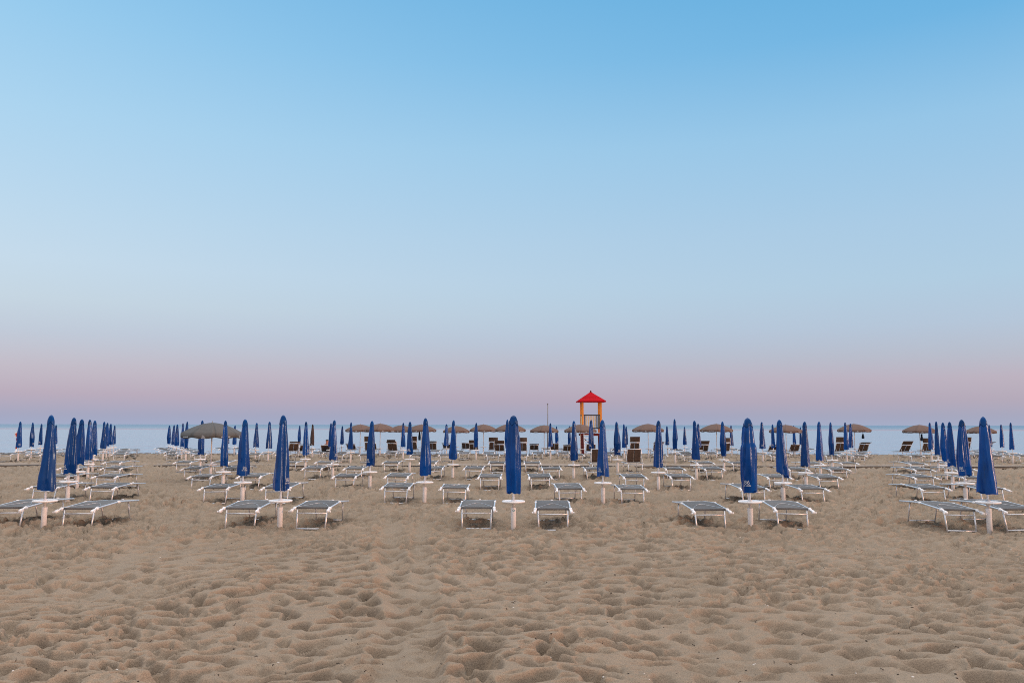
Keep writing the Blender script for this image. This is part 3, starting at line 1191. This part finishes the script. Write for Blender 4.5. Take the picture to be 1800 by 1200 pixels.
# side offsets (metres) of the two beds where the photo shows them clearly: row, place -> (left, right)
OFFS = {(0, 0): (-0.82, 0.57), (0, 1): (-0.80, 0.58), (0, 2): (-0.71, 0.76), (0, 3): (-0.74, 0.85), (0, 4): (-0.49, 0.68)}
n_l = 0
for ri, row in enumerate(ROWS):
    D = ROWD[ri]
    shown = 0
    rname = ROWNAME[ri]
    for k, (px, kind) in enumerate(row):
        x = x_of(px, D, g(D))
        y = D + rl.uniform(-0.10, 0.10) * (0.4 if ri == 0 else 1)
        if kind != 'h':
            shown += 1
        nth = ORD[max(0, shown - 1)]
        near = ri < 5
        if kind in 'cb':
            lk = LOOK.get((ri, k))
            if lk is None:
                lk = (rl.choice((0, 1, 2, 3, 5, 6, 8, 9)), rl.uniform(-0.9, 0.9), 2.14 + rl.uniform(-0.03, 0.04), rl.uniform(0.80, 0.97), rl.uniform(-0.016, 0.016), rl.random() < 0.15)
            var, rz, top, wide, lean, rod = lk
            o = closed_parasol(x, y, var, rz, top, wide, lean, rod, logo=(kind == 'c'), brown=(kind == 'b'), bottom=0.74 + rl.uniform(-0.03, 0.03))
            if kind == 'b':
                lab = 'slim closed brown parasol standing among the blue ones near the water'
            elif ri == 0:
                lab = front_label(ri, k)
            else:
                lab = f'closed blue parasol with round white table, {nth} from left, {rname}'
            tag(o, lab, 'parasol', 'closed blue parasols in rows along the beach')
            if (ri, k) == (0, 2):       # round sticker on the base tube
                m = MB()
                vs, fs = [], []
                for i in range(24):
                    q = 2 * math.pi * i / 24
                    for rr in (0.0225, 0.0125):
                        xx, zz = rr * math.cos(q), rr * math.sin(q)
                        th = -math.pi / 2 + 0.10 + xx / 0.052
                        vs.append((0.0525 * math.cos(th), 0.0525 * math.sin(th), 0.385 + zz))
                for i in range(24):
                    if i in (21,):
                        continue
                    j = (i + 1) % 24
                    fs.append((2 * i, 2 * j, 2 * j + 1, 2 * i + 1))
                m.add(vs, fs)
                tb = [c for c in o.children if c.name.startswith('base_tube')][0]
                st = m.build('sticker', M['teal'], tb)
                tag(st, 'teal ring printed on the white base tube')
        elif kind == 'O':
            o = make_open(1.06, 2.06, 1.69, 0.15, True, 0.06, 4, 'grey_cloth')
            o.location = (x, y, g(y))
            tag(o, 'large open grey parasol with printed valance, among closed blue ones at left', 'parasol', 'open grey parasols')
        elif kind == 'o':
            if OPEN_PROTO is None:
                o = OPEN_PROTO = make_open(1.06, 2.17, 1.80, 0.13, True, 0.0, 8)
            else:
                o = copy_tree(OPEN_PROTO)
            o.location = (x, y, g(y) + rl.uniform(-0.04, 0.04))
            o.rotation_euler = (0, 0, rl.uniform(-0.35, 0.35))
            tag(o, f'open grey parasol with printed valance, parasol {nth} from left, {rname}', 'parasol', 'open grey parasols')
        # the pair of beds
        off = OFFS.get((ri, k), (-0.76 + rl.uniform(-0.05, 0.05), 0.76 + rl.uniform(-0.05, 0.05)))
        for s, dx in ((-1, off[0]), (1, off[1])):
            if (ri, k, s) in SKIP_BEDS:
                continue
            side = 'left' if s < 0 else 'right'
            rz = rl.gauss(0, 0.022)
            yb = y + 0.14 + rl.uniform(-0.07, 0.07)
            if kind == 'o':
                lounger_at(x + dx, yb, rz, f'brown lounger {side} of the open grey parasol {nth} from left, {rname}', n_l)
                n_l += 1
            elif (ri, k, s) in RAISED:
                o = make_lounger(68, 0, 0.0, M['brown_mesh'], 'sunbed')
                o.location = (x + dx, yb, g(yb))
                o.rotation_euler = (0, 0, rz)
                tag(o, f'sunbed with its dark backrest raised, {side} of the {nth} parasol, {rname}', 'sunbed', 'sunbeds with raised backs')
            elif kind == 'h':
                hid = 'tall central front parasol' if ri < 5 else 'third second-row parasol'
                place_bed(x + dx, yb, rz, f'grey sunbed {side} behind the {hid}, {rname}', near)
            else:
                pk = 'open grey' if kind == 'O' else ('brown closed' if kind == 'b' else f'{nth}')
                place_bed(x + dx, yb, rz, f'grey sunbed {side} of the {pk} parasol from left, {rname}' if kind == 'c' else f'grey sunbed {side} of the {pk} parasol, {rname}', near)

build_sand()

# dry weed, twigs and bits of shell lying on the sand
db = MB()
rd = random.Random(3)
for i in range(520):
    D = 1 / rd.uniform(1 / 20.0, 1 / 6.0)
    x = D * rd.uniform(-0.7, 0.7)
    z = sand_z(x, D)
    a = rd.uniform(0, 6.28)
    if rd.random() < 0.55:
        L = rd.uniform(0.006, 0.022)
        p0 = Vector((x, D, z + 0.004))
        p1 = p0 + Vector((math.cos(a) * L, math.sin(a) * L, rd.uniform(0, 0.012)))
        p2 = p1 + Vector((math.cos(a + rd.uniform(-1, 1)) * L, math.sin(a + 0.4) * L, rd.uniform(-0.008, 0.008)))
        db.tube([p0, p1, p2], rd.uniform(0.0015, 0.0035), 5)
    else:
        r = rd.uniform(0.004, 0.012)
        db.lathe([(r * 0.5, -r * 0.3), (r, 0.0), (r * 0.7, r * 0.45), (0.0, r * 0.6)], 7, (x, D, z))
tag(db.build('beach_debris', M['debris']), 'dark dry weed and twigs scattered over the trodden sand', 'debris', kind='stuff')
db = MB()
for i in range(110):
    D = 1 / rd.uniform(1 / 19.0, 1 / 6.0)
    x = D * rd.uniform(-0.7, 0.7)
    r = rd.uniform(0.005, 0.014)
    db.lathe([(r, -0.002), (r * 0.8, r * 0.4), (0.0, r * 0.55)], 7, (x, D, sand_z(x, D)))
tag(db.build('shells', M['shell']), 'tiny white shell fragments scattered over the trodden sand', 'shells', kind='stuff')


# dark folded covers hanging under three of the open parasols
for (px, py0, py1, D, lab) in ((738, 757, 774, ROWD[8], 'dark folded cover hanging under an open parasol left of centre'),
                               (1516, 762, 770, ROWD[7], 'short black bag hanging under an open parasol at the right'),
                               (1619, 762, 774, ROWD[7], 'dark cloth hanging on the pole of the open parasol, right group')):
    z1 = CAMH - (py0 - 747) * D / F
    z0 = CAMH - (py1 - 747) * D / F
    x = x_of(px, D, (z0 + z1) / 2)
    m = MB()
    nn = 9
    rows = []
    for i in range(16):
        q = 2 * math.pi * i / 16
        rows.append([(x + (0.07 + 0.02 * math.sin(j * 0.7)) * math.cos(q) * (1 + 0.15 * math.sin(3 * q)), D - 0.12 + 0.06 * math.sin(q) * (1 + 0.2 * math.cos(2 * q + j)), z0 + (z1 - z0) * j / (nn - 1)) for j in range(nn)])
    m.grid(rows, closed_u=True)
    m.add([r[0] for r in rows], [tuple(range(15, -1, -1))])
    m.add([r[-1] for r in rows], [tuple(range(16))])
    m.tube([(x, D - 0.12, z1 - 0.01), (x + 0.02, D - 0.06, z1 + 0.08), (x, D, z1 + 0.10)], 0.008, 6)
    tag(m.build('hanging_cover', M['dark_cloth']), lab, 'cover', 'covers hanging under open parasols')

# ------------------------------------------------------------------ lifeguard tower
TD = 64.0
tx = x_of(1039, TD, 2.0)
tg = g(TD)
tw = empty('lifeguard_tower', (tx, TD, 0))
tag(tw, 'wooden lifeguard tower with red pyramid roof standing at the water edge', 'lifeguard tower')
PX = 1 / F * TD


def zt(py):
    return CAMH + (746.3 - py) * PX * 1.0


hw = 0.72
eave, apexz = zt(705), zt(688.5)
m = MB()
rw = 1.10
vs = [(-rw, -rw, eave), (rw, -rw, eave), (rw, rw, eave), (-rw, rw, eave), (0, 0, apexz),
      (-rw, -rw, eave - 0.09), (rw, -rw, eave - 0.09), (rw, rw, eave - 0.09), (-rw, rw, eave - 0.09)]
m.add(vs, [(0, 1, 4), (1, 2, 4), (2, 3, 4), (3, 0, 4), (0, 5, 6, 1), (1, 6, 7, 2), (2, 7, 8, 3), (3, 8, 5, 0), (8, 7, 6, 5)])
for i in range(1, 7):                         # laps of the roof covering
    t = i / 7
    for a, b in (((-1, -1), (1, -1)), ((1, -1), (1, 1)), ((1, 1), (-1, 1)), ((-1, 1), (-1, -1))):
        zz = eave + (apexz - eave) * t
        k = rw * (1 - t) + 0.004
        m.tube([(a[0] * k, a[1] * k, zz), (b[0] * k, b[1] * k, zz)], 0.010, 5)
rf = m.build('roof', M['red'], tw)
m = MB()
m.lathe([(0.075, apexz - 0.06), (0.08, apexz - 0.01), (0.055, apexz + 0.05), (0.06, apexz + 0.075), (0.0, apexz + 0.12)], 12)
m.build('finial', M['darkred'], rf)
fl = zt(761.5)
for sx in (-1, 1):
    for sy in (-1, 1):
        m = MB()
        m.box((sx * hw, sy * hw, (eave - 0.092 + fl + 0.07) / 2), (0.15, 0.15, eave - 0.092 - fl - 0.07), ch=0.012)
        m.build('post', M['orange_wood'], tw)
        m = MB()
        m.box((sx * hw, sy * hw, (fl - 0.07 + tg - 0.3) / 2), (0.17, 0.17, fl - 0.07 - tg + 0.3), ch=0.012)
        m.build('leg', M['darkred'], tw)
m = MB()
for i in range(9):
    m.box((0, -0.84 + i * 0.21, fl), (1.86, 0.203, 0.06), ch=0.006)
for sy in (-1, 1):
    m.box((0, sy * 0.9, fl - 0.10), (1.8, 0.06, 0.12))
m.build('platform', M['darkred'], tw)
m = MB()
for sx in (-1, 1):
    m.tube([(sx * hw, -hw, fl - 0.2), (sx * hw, hw, tg + 0.1)], 0.035, 6)
m.tube([(-hw, hw, fl - 0.2), (hw, hw, tg + 0.1)], 0.035, 6)
m.build('brace', M['darkred'], tw)
rt = zt(729.5)
rb = zt(752)
for (ax, c0, c1, wid) in (('x', (-0.60, -hw - 0.02), (0.60, -hw - 0.02), 1.2), ('y', (-hw - 0.02, -0.6), (-hw - 0.02, 0.6), 1.2), ('y', (hw + 0.02, -0.6), (hw + 0.02, 0.6), 1.2)):
    m = MB()
    npl = 9
    for i in range(npl):
        t = (i + 0.5) / npl
        x = c0[0] + (c1[0] - c0[0]) * t
        y = c0[1] + (c1[1] - c0[1]) * t
        d = (wid / npl - 0.045, 0.03, rt - rb - 0.12) if ax == 'x' else (0.03, wid / npl - 0.012, rt - rb - 0.12)
        m.box((x, y, (rt + rb) / 2), d, ch=0.004)
    pn = m.build('railing', M['pale_wood'], tw)
    m = MB()
    mx_, my_ = (c0[0] + c1[0]) / 2, (c0[1] + c1[1]) / 2
    for zz in (rt, rb):
        m.box((mx_, my_, zz), (wid + 0.08, 0.07, 0.09) if ax == 'x' else (0.07, wid + 0.08, 0.09), ch=0.008)
    for e in (-0.56, 0.40, 0.56) if ax == 'x' else (-0.56, 0.56):
        if ax == 'x':
            m.box((e, my_ - 0.03, (rt + rb) / 2), (0.08, 0.06, rt - rb - 0.092))
        else:
            m.box((mx_ - 0.03 * (1 if mx_ > 0 else -1), e, (rt + rb) / 2), (0.06, 0.08, rt - rb - 0.092))
    m.build('railing_frame', M['darkframe'], pn)
m = MB()
for s in (-1, 1):
    m.tube([(-0.38 + s * 0.27, -1.35, tg - 0.1), (-0.38 + s * 0.27, -0.93, fl - 0.02)], 0.03, 6)
nst = 7
for i in range(nst):
    t = (i + 0.5) / nst
    m.box((-0.38, -1.35 + 0.42 * t, tg + (fl - tg) * t), (0.56, 0.16, 0.045), ch=0.006)
m.build('ladder', M['plastic'], tw)

# thin mast near the tower
MD = 60.0
mx0 = x_of(963, MD, 2)
m = MB()
zt_m = CAMH + (746.3 - 710) * MD / F
ms = empty('mast', (mx0, MD, 0))
m.tube([(0, 0, g(MD) - 0.4), (0, 0, zt_m)], [0.05, 0.034], 12)
m.build('pole', M['steel'], ms)
m = MB()
m.lathe([(0.045, zt_m - 0.02), (0.05, zt_m + 0.02), (0.03, zt_m + 0.05), (0.0, zt_m + 0.06)], 10)
m.build('cap', M['steel'], ms)
m = MB()
m.lathe([(0.10, g(MD) - 0.05), (0.10, g(MD) + 0.16), (0.06, g(MD) + 0.22), (0.05, g(MD) + 0.23)], 14)
m.build('collar', M['plastic'], ms)
tag(ms, 'thin bare grey mast rising left of the lifeguard tower', 'mast')

# red and white marker post near the water at the left edge
PD = 57.0
px0 = x_of(30, PD, 1)
mp = empty('marker_post', (px0, PD, g(PD)))
tag(mp, 'small red and white striped rescue post with sign at far left', 'post')
m = MB()
m.lathe([(0.05, -0.3), (0.05, 0.42)], 12)
m.lathe([(0.05, 0.66), (0.05, 1.02)], 12)
m.build('pole', M['plastic'], mp)
m = MB()
m.lathe([(0.052, 0.42), (0.052, 0.66)], 12)
m.lathe([(0.052, 1.02), (0.052, 1.18)], 12)
m.build('stripe', M['signred'], mp)
m = MB()
m.box((0, -0.07, 1.42), (0.26, 0.03, 0.34), ch=0.008)
sg = m.build('sign_panel', M['plastic'], mp)
m = MB()
m.box((0, -0.0905, 1.42), (0.07, 0.008, 0.24))
m.box((-0.0725, -0.0905, 1.44), (0.07, 0.008, 0.07))
m.box((0.0725, -0.0905, 1.44), (0.07, 0.008, 0.07))
m.build('cross', M['signred'], sg)
m = MB()
m.lathe([(0.03, 1.18), (0.03, 1.60), (0.0, 1.64)], 10)
m.build('pin', M['plastic'], mp)


# ------------------------------------------------------------------ person reclining on a lounger
def person(x, y, z, rz):
    """seen from behind, leaning back in a lounger, looking out to sea; +y is forward"""
    root = empty('person', (x, y, z), rz)
    J = {
        'pelvis': ((0, 0.70, 0.50), .145), 'waist': ((0, 0.58, 0.62), .125), 'chest': ((0, 0.46, 0.79), .155), 'neck0': ((0, 0.39, 0.93), .085),
        'neck1': ((0, 0.37, 0.98), .058), 'head0': ((0, 0.365, 1.055), .082), 'head1': ((0, 0.355, 1.135), .092), 'crown': ((0, 0.345, 1.19), .070),
        'shl': ((-.17, 0.43, 0.87), .065), 'ell': ((-.27, 0.60, 0.66), .045), 'wrl': ((-.20, 0.84, 0.60), .032), 'hal': ((-.17, 0.92, 0.59), .034),
        'shr': ((.17, 0.43, 0.87), .065), 'elr': ((.27, 0.60, 0.66), .045), 'wrr': ((.20, 0.84, 0.60), .032), 'har': ((.17, 0.92, 0.59), .034),
        'hil': ((-.10, 0.76, 0.50), .095), 'knl': ((-.13, 1.14, 0.70), .062), 'anl': ((-.11, 1.50, 0.46), .040), 'tol': ((-.11, 1.60, 0.52), .035),
        'hir': ((.10, 0.76, 0.50), .095), 'knr': ((.12, 1.18, 0.58), .062), 'anr': ((.11, 1.58, 0.46), .040), 'tor': ((.11, 1.68, 0.53), .035),
    }
    E = [('pelvis', 'waist'), ('waist', 'chest'), ('chest', 'neck0'), ('neck0', 'neck1'), ('neck1', 'head0'), ('head0', 'head1'), ('head1', 'crown'),
         ('chest', 'shl'), ('shl', 'ell'), ('ell', 'wrl'), ('wrl', 'hal'), ('chest', 'shr'), ('shr', 'elr'), ('elr', 'wrr'), ('wrr', 'har'),
         ('pelvis', 'hil'), ('hil', 'knl'), ('knl', 'anl'), ('anl', 'tol'), ('pelvis', 'hir'), ('hir', 'knr'), ('knr', 'anr'), ('anr', 'tor')]
    for s, h in ((-1, 'hal'), (1, 'har')):
        hx, hy, hz = J[h][0]
        for f, (dx, L) in enumerate(((-.028, .055), (-.010, .068), (.009, .064), (.027, .050))):
            J[h + f'f{f}'] = ((hx + dx, hy + .035, hz), .009)
            J[h + f'g{f}'] = ((hx + dx, hy + .035 + L, hz - .015), .007)
            E += [(h, h + f'f{f}'), (h + f'f{f}', h + f'g{f}')]
        J[h + 't'] = ((hx - s * .045, hy + .02, hz + .004), .010)
        E.append((h, h + 't'))
    names = list(J)
    me = bpy.data.meshes.new('body')
    me.from_pydata([J[n][0] for n in names], [(names.index(a), names.index(b)) for a, b in E], [])
    ob = bpy.data.objects.new('body', me)
    col.objects.link(ob)
    ob.parent = root
    md = ob.modifiers.new('skin', 'SKIN')
    for i, n in enumerate(names):
        me.skin_vertices[0].data[i].radius = (J[n][1], J[n][1])
    me.skin_vertices[0].data[0].use_root = True
    md.use_smooth_shade = True
    sb = ob.modifiers.new('sub', 'SUBSURF')
    sb.levels = sb.render_levels = 2
    dg = bpy.context.evaluated_depsgraph_get()
    baked = bpy.data.meshes.new_from_object(ob.evaluated_get(dg))
    bpy.data.objects.remove(ob)
    baked.materials.clear()
    baked.materials.append(M['skin'])
    body = put(baked, 'body', root)
    # nose and ears as part of the head, short hair, dark top
    m = MB()
    P = []
    for i in range(16):
        q = 2 * math.pi * i / 16
        P.append([(0.101 * math.sin(p) * math.cos(q), 0.350 + 0.106 * math.sin(p) * math.sin(q) - 0.012, 1.115 + 0.118 * math.cos(p)) for p in [0.02 + j * 0.16 for j in range(int(9 + (2 if math.sin(q) < 0.2 else 0)))][:9]])
    m.grid(P, closed_u=True)
    m.build('hair', M['hair'], root)
    m = MB()
    P = []
    ring = [((0, 0.69, 0.50), .172, .150), ((0, 0.62, 0.58), .160, .145), ((0, 0.53, 0.70), .176, .155), ((0, 0.455, 0.82), .205, .150), ((0, 0.41, 0.90), .165, .110), ((0, 0.39, 0.945), .090, .080)]
    for i in range(20):
        q = 2 * math.pi * i / 20
        P.append([(c[0] + a * math.cos(q), c[1] + b * math.sin(q) * 0.85, c[2] + b * math.sin(q) * 0.5) for c, a, b in ring])
    m.grid(P, closed_u=True)
    m.build('shirt', M['shirt'], root)
    return root


pdist = ROWD[6] + 1.2
pxx = x_of(571.5, pdist, 0.8)
lb_ = make_lounger(42, 0, 0.0, M['brown_mesh'], 'brown_lounger')
lb_.location = (pxx, pdist, g(pdist + 0.7))
tag(lb_, 'brown lounger with low back carrying a reclining person', 'lounger', 'brown loungers with raised backs under the open parasols')
ps = person(pxx + 0.08, pdist - 0.07, g(pdist + 0.7) - 0.06, 0.06)
tag(ps, 'person in dark top reclining on a brown lounger facing the sea', 'person')

# two stray brown loungers by the slim brown parasol
for (px, dd, i, lab) in ((518, ROWD[7] - 1.0, 1, 'brown lounger with flat sunshade left of the slim brown parasol'),
                         (537, ROWD[7] - 0.2, 4, 'tilted brown lounger just beside the slim brown parasol')):
    o = lounger_at(x_of(px, dd, 0.5), dd, 0.4, lab, i)

# ------------------------------------------------------------------ light
SUN_AZ = R(112)          # clockwise from the view direction: behind the camera, to the right
SUN_EL = R(5)
GLOW = 1.2
sd = Vector((math.sin(SUN_AZ) * math.cos(SUN_EL), math.cos(SUN_AZ) * math.cos(SUN_EL), math.sin(SUN_EL)))
sl = bpy.data.lights.new('sun', 'SUN')
sl.energy = 1.1
sl.angle = R(12)
sl.color = (1.0, 0.44, 0.25)
so = bpy.data.objects.new('sun', sl)
col.objects.link(so)
so.rotation_euler = sd.to_track_quat('Z', 'Y').to_euler()
so.location = (30, -30, 20)


def lin(c):
    return tuple(((x / 255) / 12.92 if x <= 10 else (((x / 255) + 0.055) / 1.055) ** 2.4) for x in c)


w = bpy.data.worlds.new('World')
sc.world = w
w.use_nodes = True
nt = w.node_tree
nt.nodes.clear()
out = node(nt, 'ShaderNodeOutputWorld')
bg = node(nt, 'ShaderNodeBackground')
bg.inputs['Strength'].default_value = 1.0
bg2 = node(nt, 'ShaderNodeBackground')
bg2.inputs['Strength'].default_value = 0.05
sky = node(nt, 'ShaderNodeTexSky', sky_type='NISHITA')
sky.sun_disc = False
sky.sun_elevation = SUN_EL
sky.sun_rotation = SUN_AZ
sky.dust_density = 2.0
add = node(nt, 'ShaderNodeAddShader')
tc = node(nt, 'ShaderNodeTexCoord')
sp = node(nt, 'ShaderNodeSeparateXYZ')
nt.links.new(tc.outputs['Generated'], sp.inputs[0])


def mth(op, a, b=None, clamp=False):
    n = node(nt, 'ShaderNodeMath', operation=op)
    n.use_clamp = clamp
    for i, q in enumerate((a, b)):
        if q is None:
            continue
        if isinstance(q, (int, float)):
            n.inputs[i].default_value = q
        else:
            nt.links.new(q, n.inputs[i])
    return n.outputs[0]


X, Y, Z = sp.outputs
hlen = mth('SQRT', mth('ADD', mth('ADD', mth('MULTIPLY', X, X), mth('MULTIPLY', Y, Y)), 1e-6))
az = mth('DIVIDE', X, hlen)
# the colour wanted at each elevation less what the sky texture adds there
def less(t, n):
    return tuple(max(0.0, a - b) for a, b in zip(lin(t), n))


ZEN = (2.15, 1.98, 1.86)      # unseen upper sky, brightened as an added overhead soft light
SKY_ADDS = [(0.0, (.0255, .005, .0)), (0.034, (.073, .063, .030)), (0.064, (.106, .094, .044)), (0.10, (.108, .112, .070)), (0.136, (.091, .106, .092)),
            (0.178, (.076, .102, .097)), (0.225, (.066, .094, .097)), (0.329, (.052, .070, .082)), (0.423, (.040, .059, .072)), (1.0, (.03, .05, .06))]


def EXTRA(z):
    for (a, ca), (b, cb) in zip(SKY_ADDS[:-1], SKY_ADDS[1:]):
        if z <= b:
            k = (z - a) / (b - a)
            return tuple(p + (q - p) * k for p, q in zip(ca, cb))
    return SKY_ADDS[-1][1]


L_ST = [(0.0, (164, 170, 199), (169, 171, 197)), (0.010, (165, 167, 193), (170, 170, 195)), (0.034, (183, 171, 189), (186, 176, 189)), (0.064, (193, 185, 198), (203, 194, 199)), (0.10, (191, 199, 214), (206, 211, 217)),
        (0.136, (195, 210, 224), (207, 222, 233)), (0.178, (194, 215, 232), (203, 226, 242)), (0.225, (187, 214, 234), (194, 224, 243)), (0.329, (170, 209, 236), (175, 216, 244)), (0.423, (150, 201, 235), (154, 206, 240)),
        (0.50, (134, 192, 232), (130, 192, 236)), (0.62, (165, 193, 218), (172, 200, 226)), (0.76, (318, 308, 302), (320, 310, 304)), (1.0, (300, 291, 285), (302, 293, 287))]
R_ST = [(0.0, (166, 171, 197), (172, 171, 193)), (0.010, (167, 168, 191), (173, 171, 192)), (0.028, (180, 171, 187), (180, 172, 185)), (0.052, (190, 180, 193), (192, 183, 189)), (0.08, (187, 192, 205), (195, 198, 202)),
        (0.113, (184, 201, 219), (192, 210, 221)), (0.162, (178, 207, 228), (182, 215, 236)), (0.226, (170, 205, 231), (172, 210, 237)), (0.332, (150, 198, 232), (150, 199, 234)), (0.427, (112, 181, 227), (114, 182, 229)),
        (0.50, (97, 174, 223), (94, 171, 225)), (0.62, (150, 185, 216), (157, 192, 224)), (0.76, (318, 308, 302), (320, 310, 304)), (1.0, (300, 291, 285), (302, 293, 287))]
L_ST = [(p, less(t, EXTRA(p))) for p, t, m in L_ST[:-2]] + [(0.78, ZEN), (1.0, ZEN)]
R_ST = [(p, less(t, EXTRA(p))) for p, t, m in R_ST[:-2]] + [(0.78, ZEN), (1.0, ZEN)]
rampL = ramp(nt, Z, L_ST)
rampR = ramp(nt, Z, R_ST)
fr = mth('POWER', mth('MULTIPLY', mth('ADD', az, 0.56), 0.92, True), 0.95, True)
mixLR = node(nt, 'ShaderNodeMix', data_type='RGBA')
nt.links.new(fr, mixLR.inputs['Factor'])
nt.links.new(rampL, mixLR.inputs['A'])
nt.links.new(rampR, mixLR.inputs['B'])
# the half of the sky behind the camera is dimmer
B_ST = [(0.0, (0.80, 0.66, 0.66)), (0.10, (0.76, 0.66, 0.68)), (0.30, (0.66, 0.64, 0.70)), (0.60, (0.55, 0.55, 0.60)), (0.85, (1.30, 1.22, 1.18)), (1.0, ZEN)]
rampB = ramp(nt, Z, B_ST)
mb_ = node(nt, 'ShaderNodeMapRange', interpolation_type='SMOOTHSTEP')
mb_.inputs['From Min'].default_value = 0.25
mb_.inputs['From Max'].default_value = -0.45
nt.links.new(Y, mb_.inputs['Value'])
mixB = node(nt, 'ShaderNodeMix', data_type='RGBA')
nt.links.new(mb_.outputs['Result'], mixB.inputs['Factor'])
nt.links.new(mixLR.outputs['Result'], mixB.inputs['A'])
nt.links.new(rampB, mixB.inputs['B'])
# afterglow low over the sunset point
dot = mth('DIVIDE', mth('ADD', mth('MULTIPLY', X, math.sin(SUN_AZ)), mth('MULTIPLY', Y, math.cos(SUN_AZ))), hlen)
mr = node(nt, 'ShaderNodeMapRange', interpolation_type='SMOOTHSTEP')
mr.inputs['From Min'].default_value = 0.35
mr.inputs['From Max'].default_value = 1.0
nt.links.new(dot, mr.inputs['Value'])
glow = ramp(nt, Z, [(0.0, (0.95, 0.36, 0.17)), (0.06, (0.80, 0.36, 0.19)), (0.16, (0.35, 0.20, 0.12)), (0.34, (0.0, 0.0, 0.0)), (1.0, (0, 0, 0))])
gs = node(nt, 'ShaderNodeVectorMath', operation='SCALE')
nt.links.new(glow, gs.inputs[0])
nt.links.new(mth('MULTIPLY', mr.outputs['Result'], GLOW), gs.inputs['Scale'])
va = node(nt, 'ShaderNodeVectorMath', operation='ADD')
nt.links.new(mixB.outputs['Result'], va.inputs[0])
nt.links.new(gs.outputs[0], va.inputs[1])
nt.links.new(va.outputs[0], bg.inputs['Color'])
nt.links.new(sky.outputs['Color'], bg2.inputs['Color'])
nt.links.new(bg.outputs[0], add.inputs[0])
nt.links.new(bg2.outputs[0], add.inputs[1])
nt.links.new(add.outputs[0], out.inputs['Surface'])

# ------------------------------------------------------------------ render settings
sc.render.engine = 'CYCLES'
sc.view_settings.view_transform = 'Standard'
sc.view_settings.look = 'None'
sc.view_settings.exposure = 0.0
sc.view_settings.gamma = 1.0
sc.view_settings.use_curve_mapping = False
sc.cycles.use_denoising = False
sc.cycles.filter_width = 1.0
sc.cycles.max_bounces = 6
sc.cycles.sample_clamp_indirect = 6.0
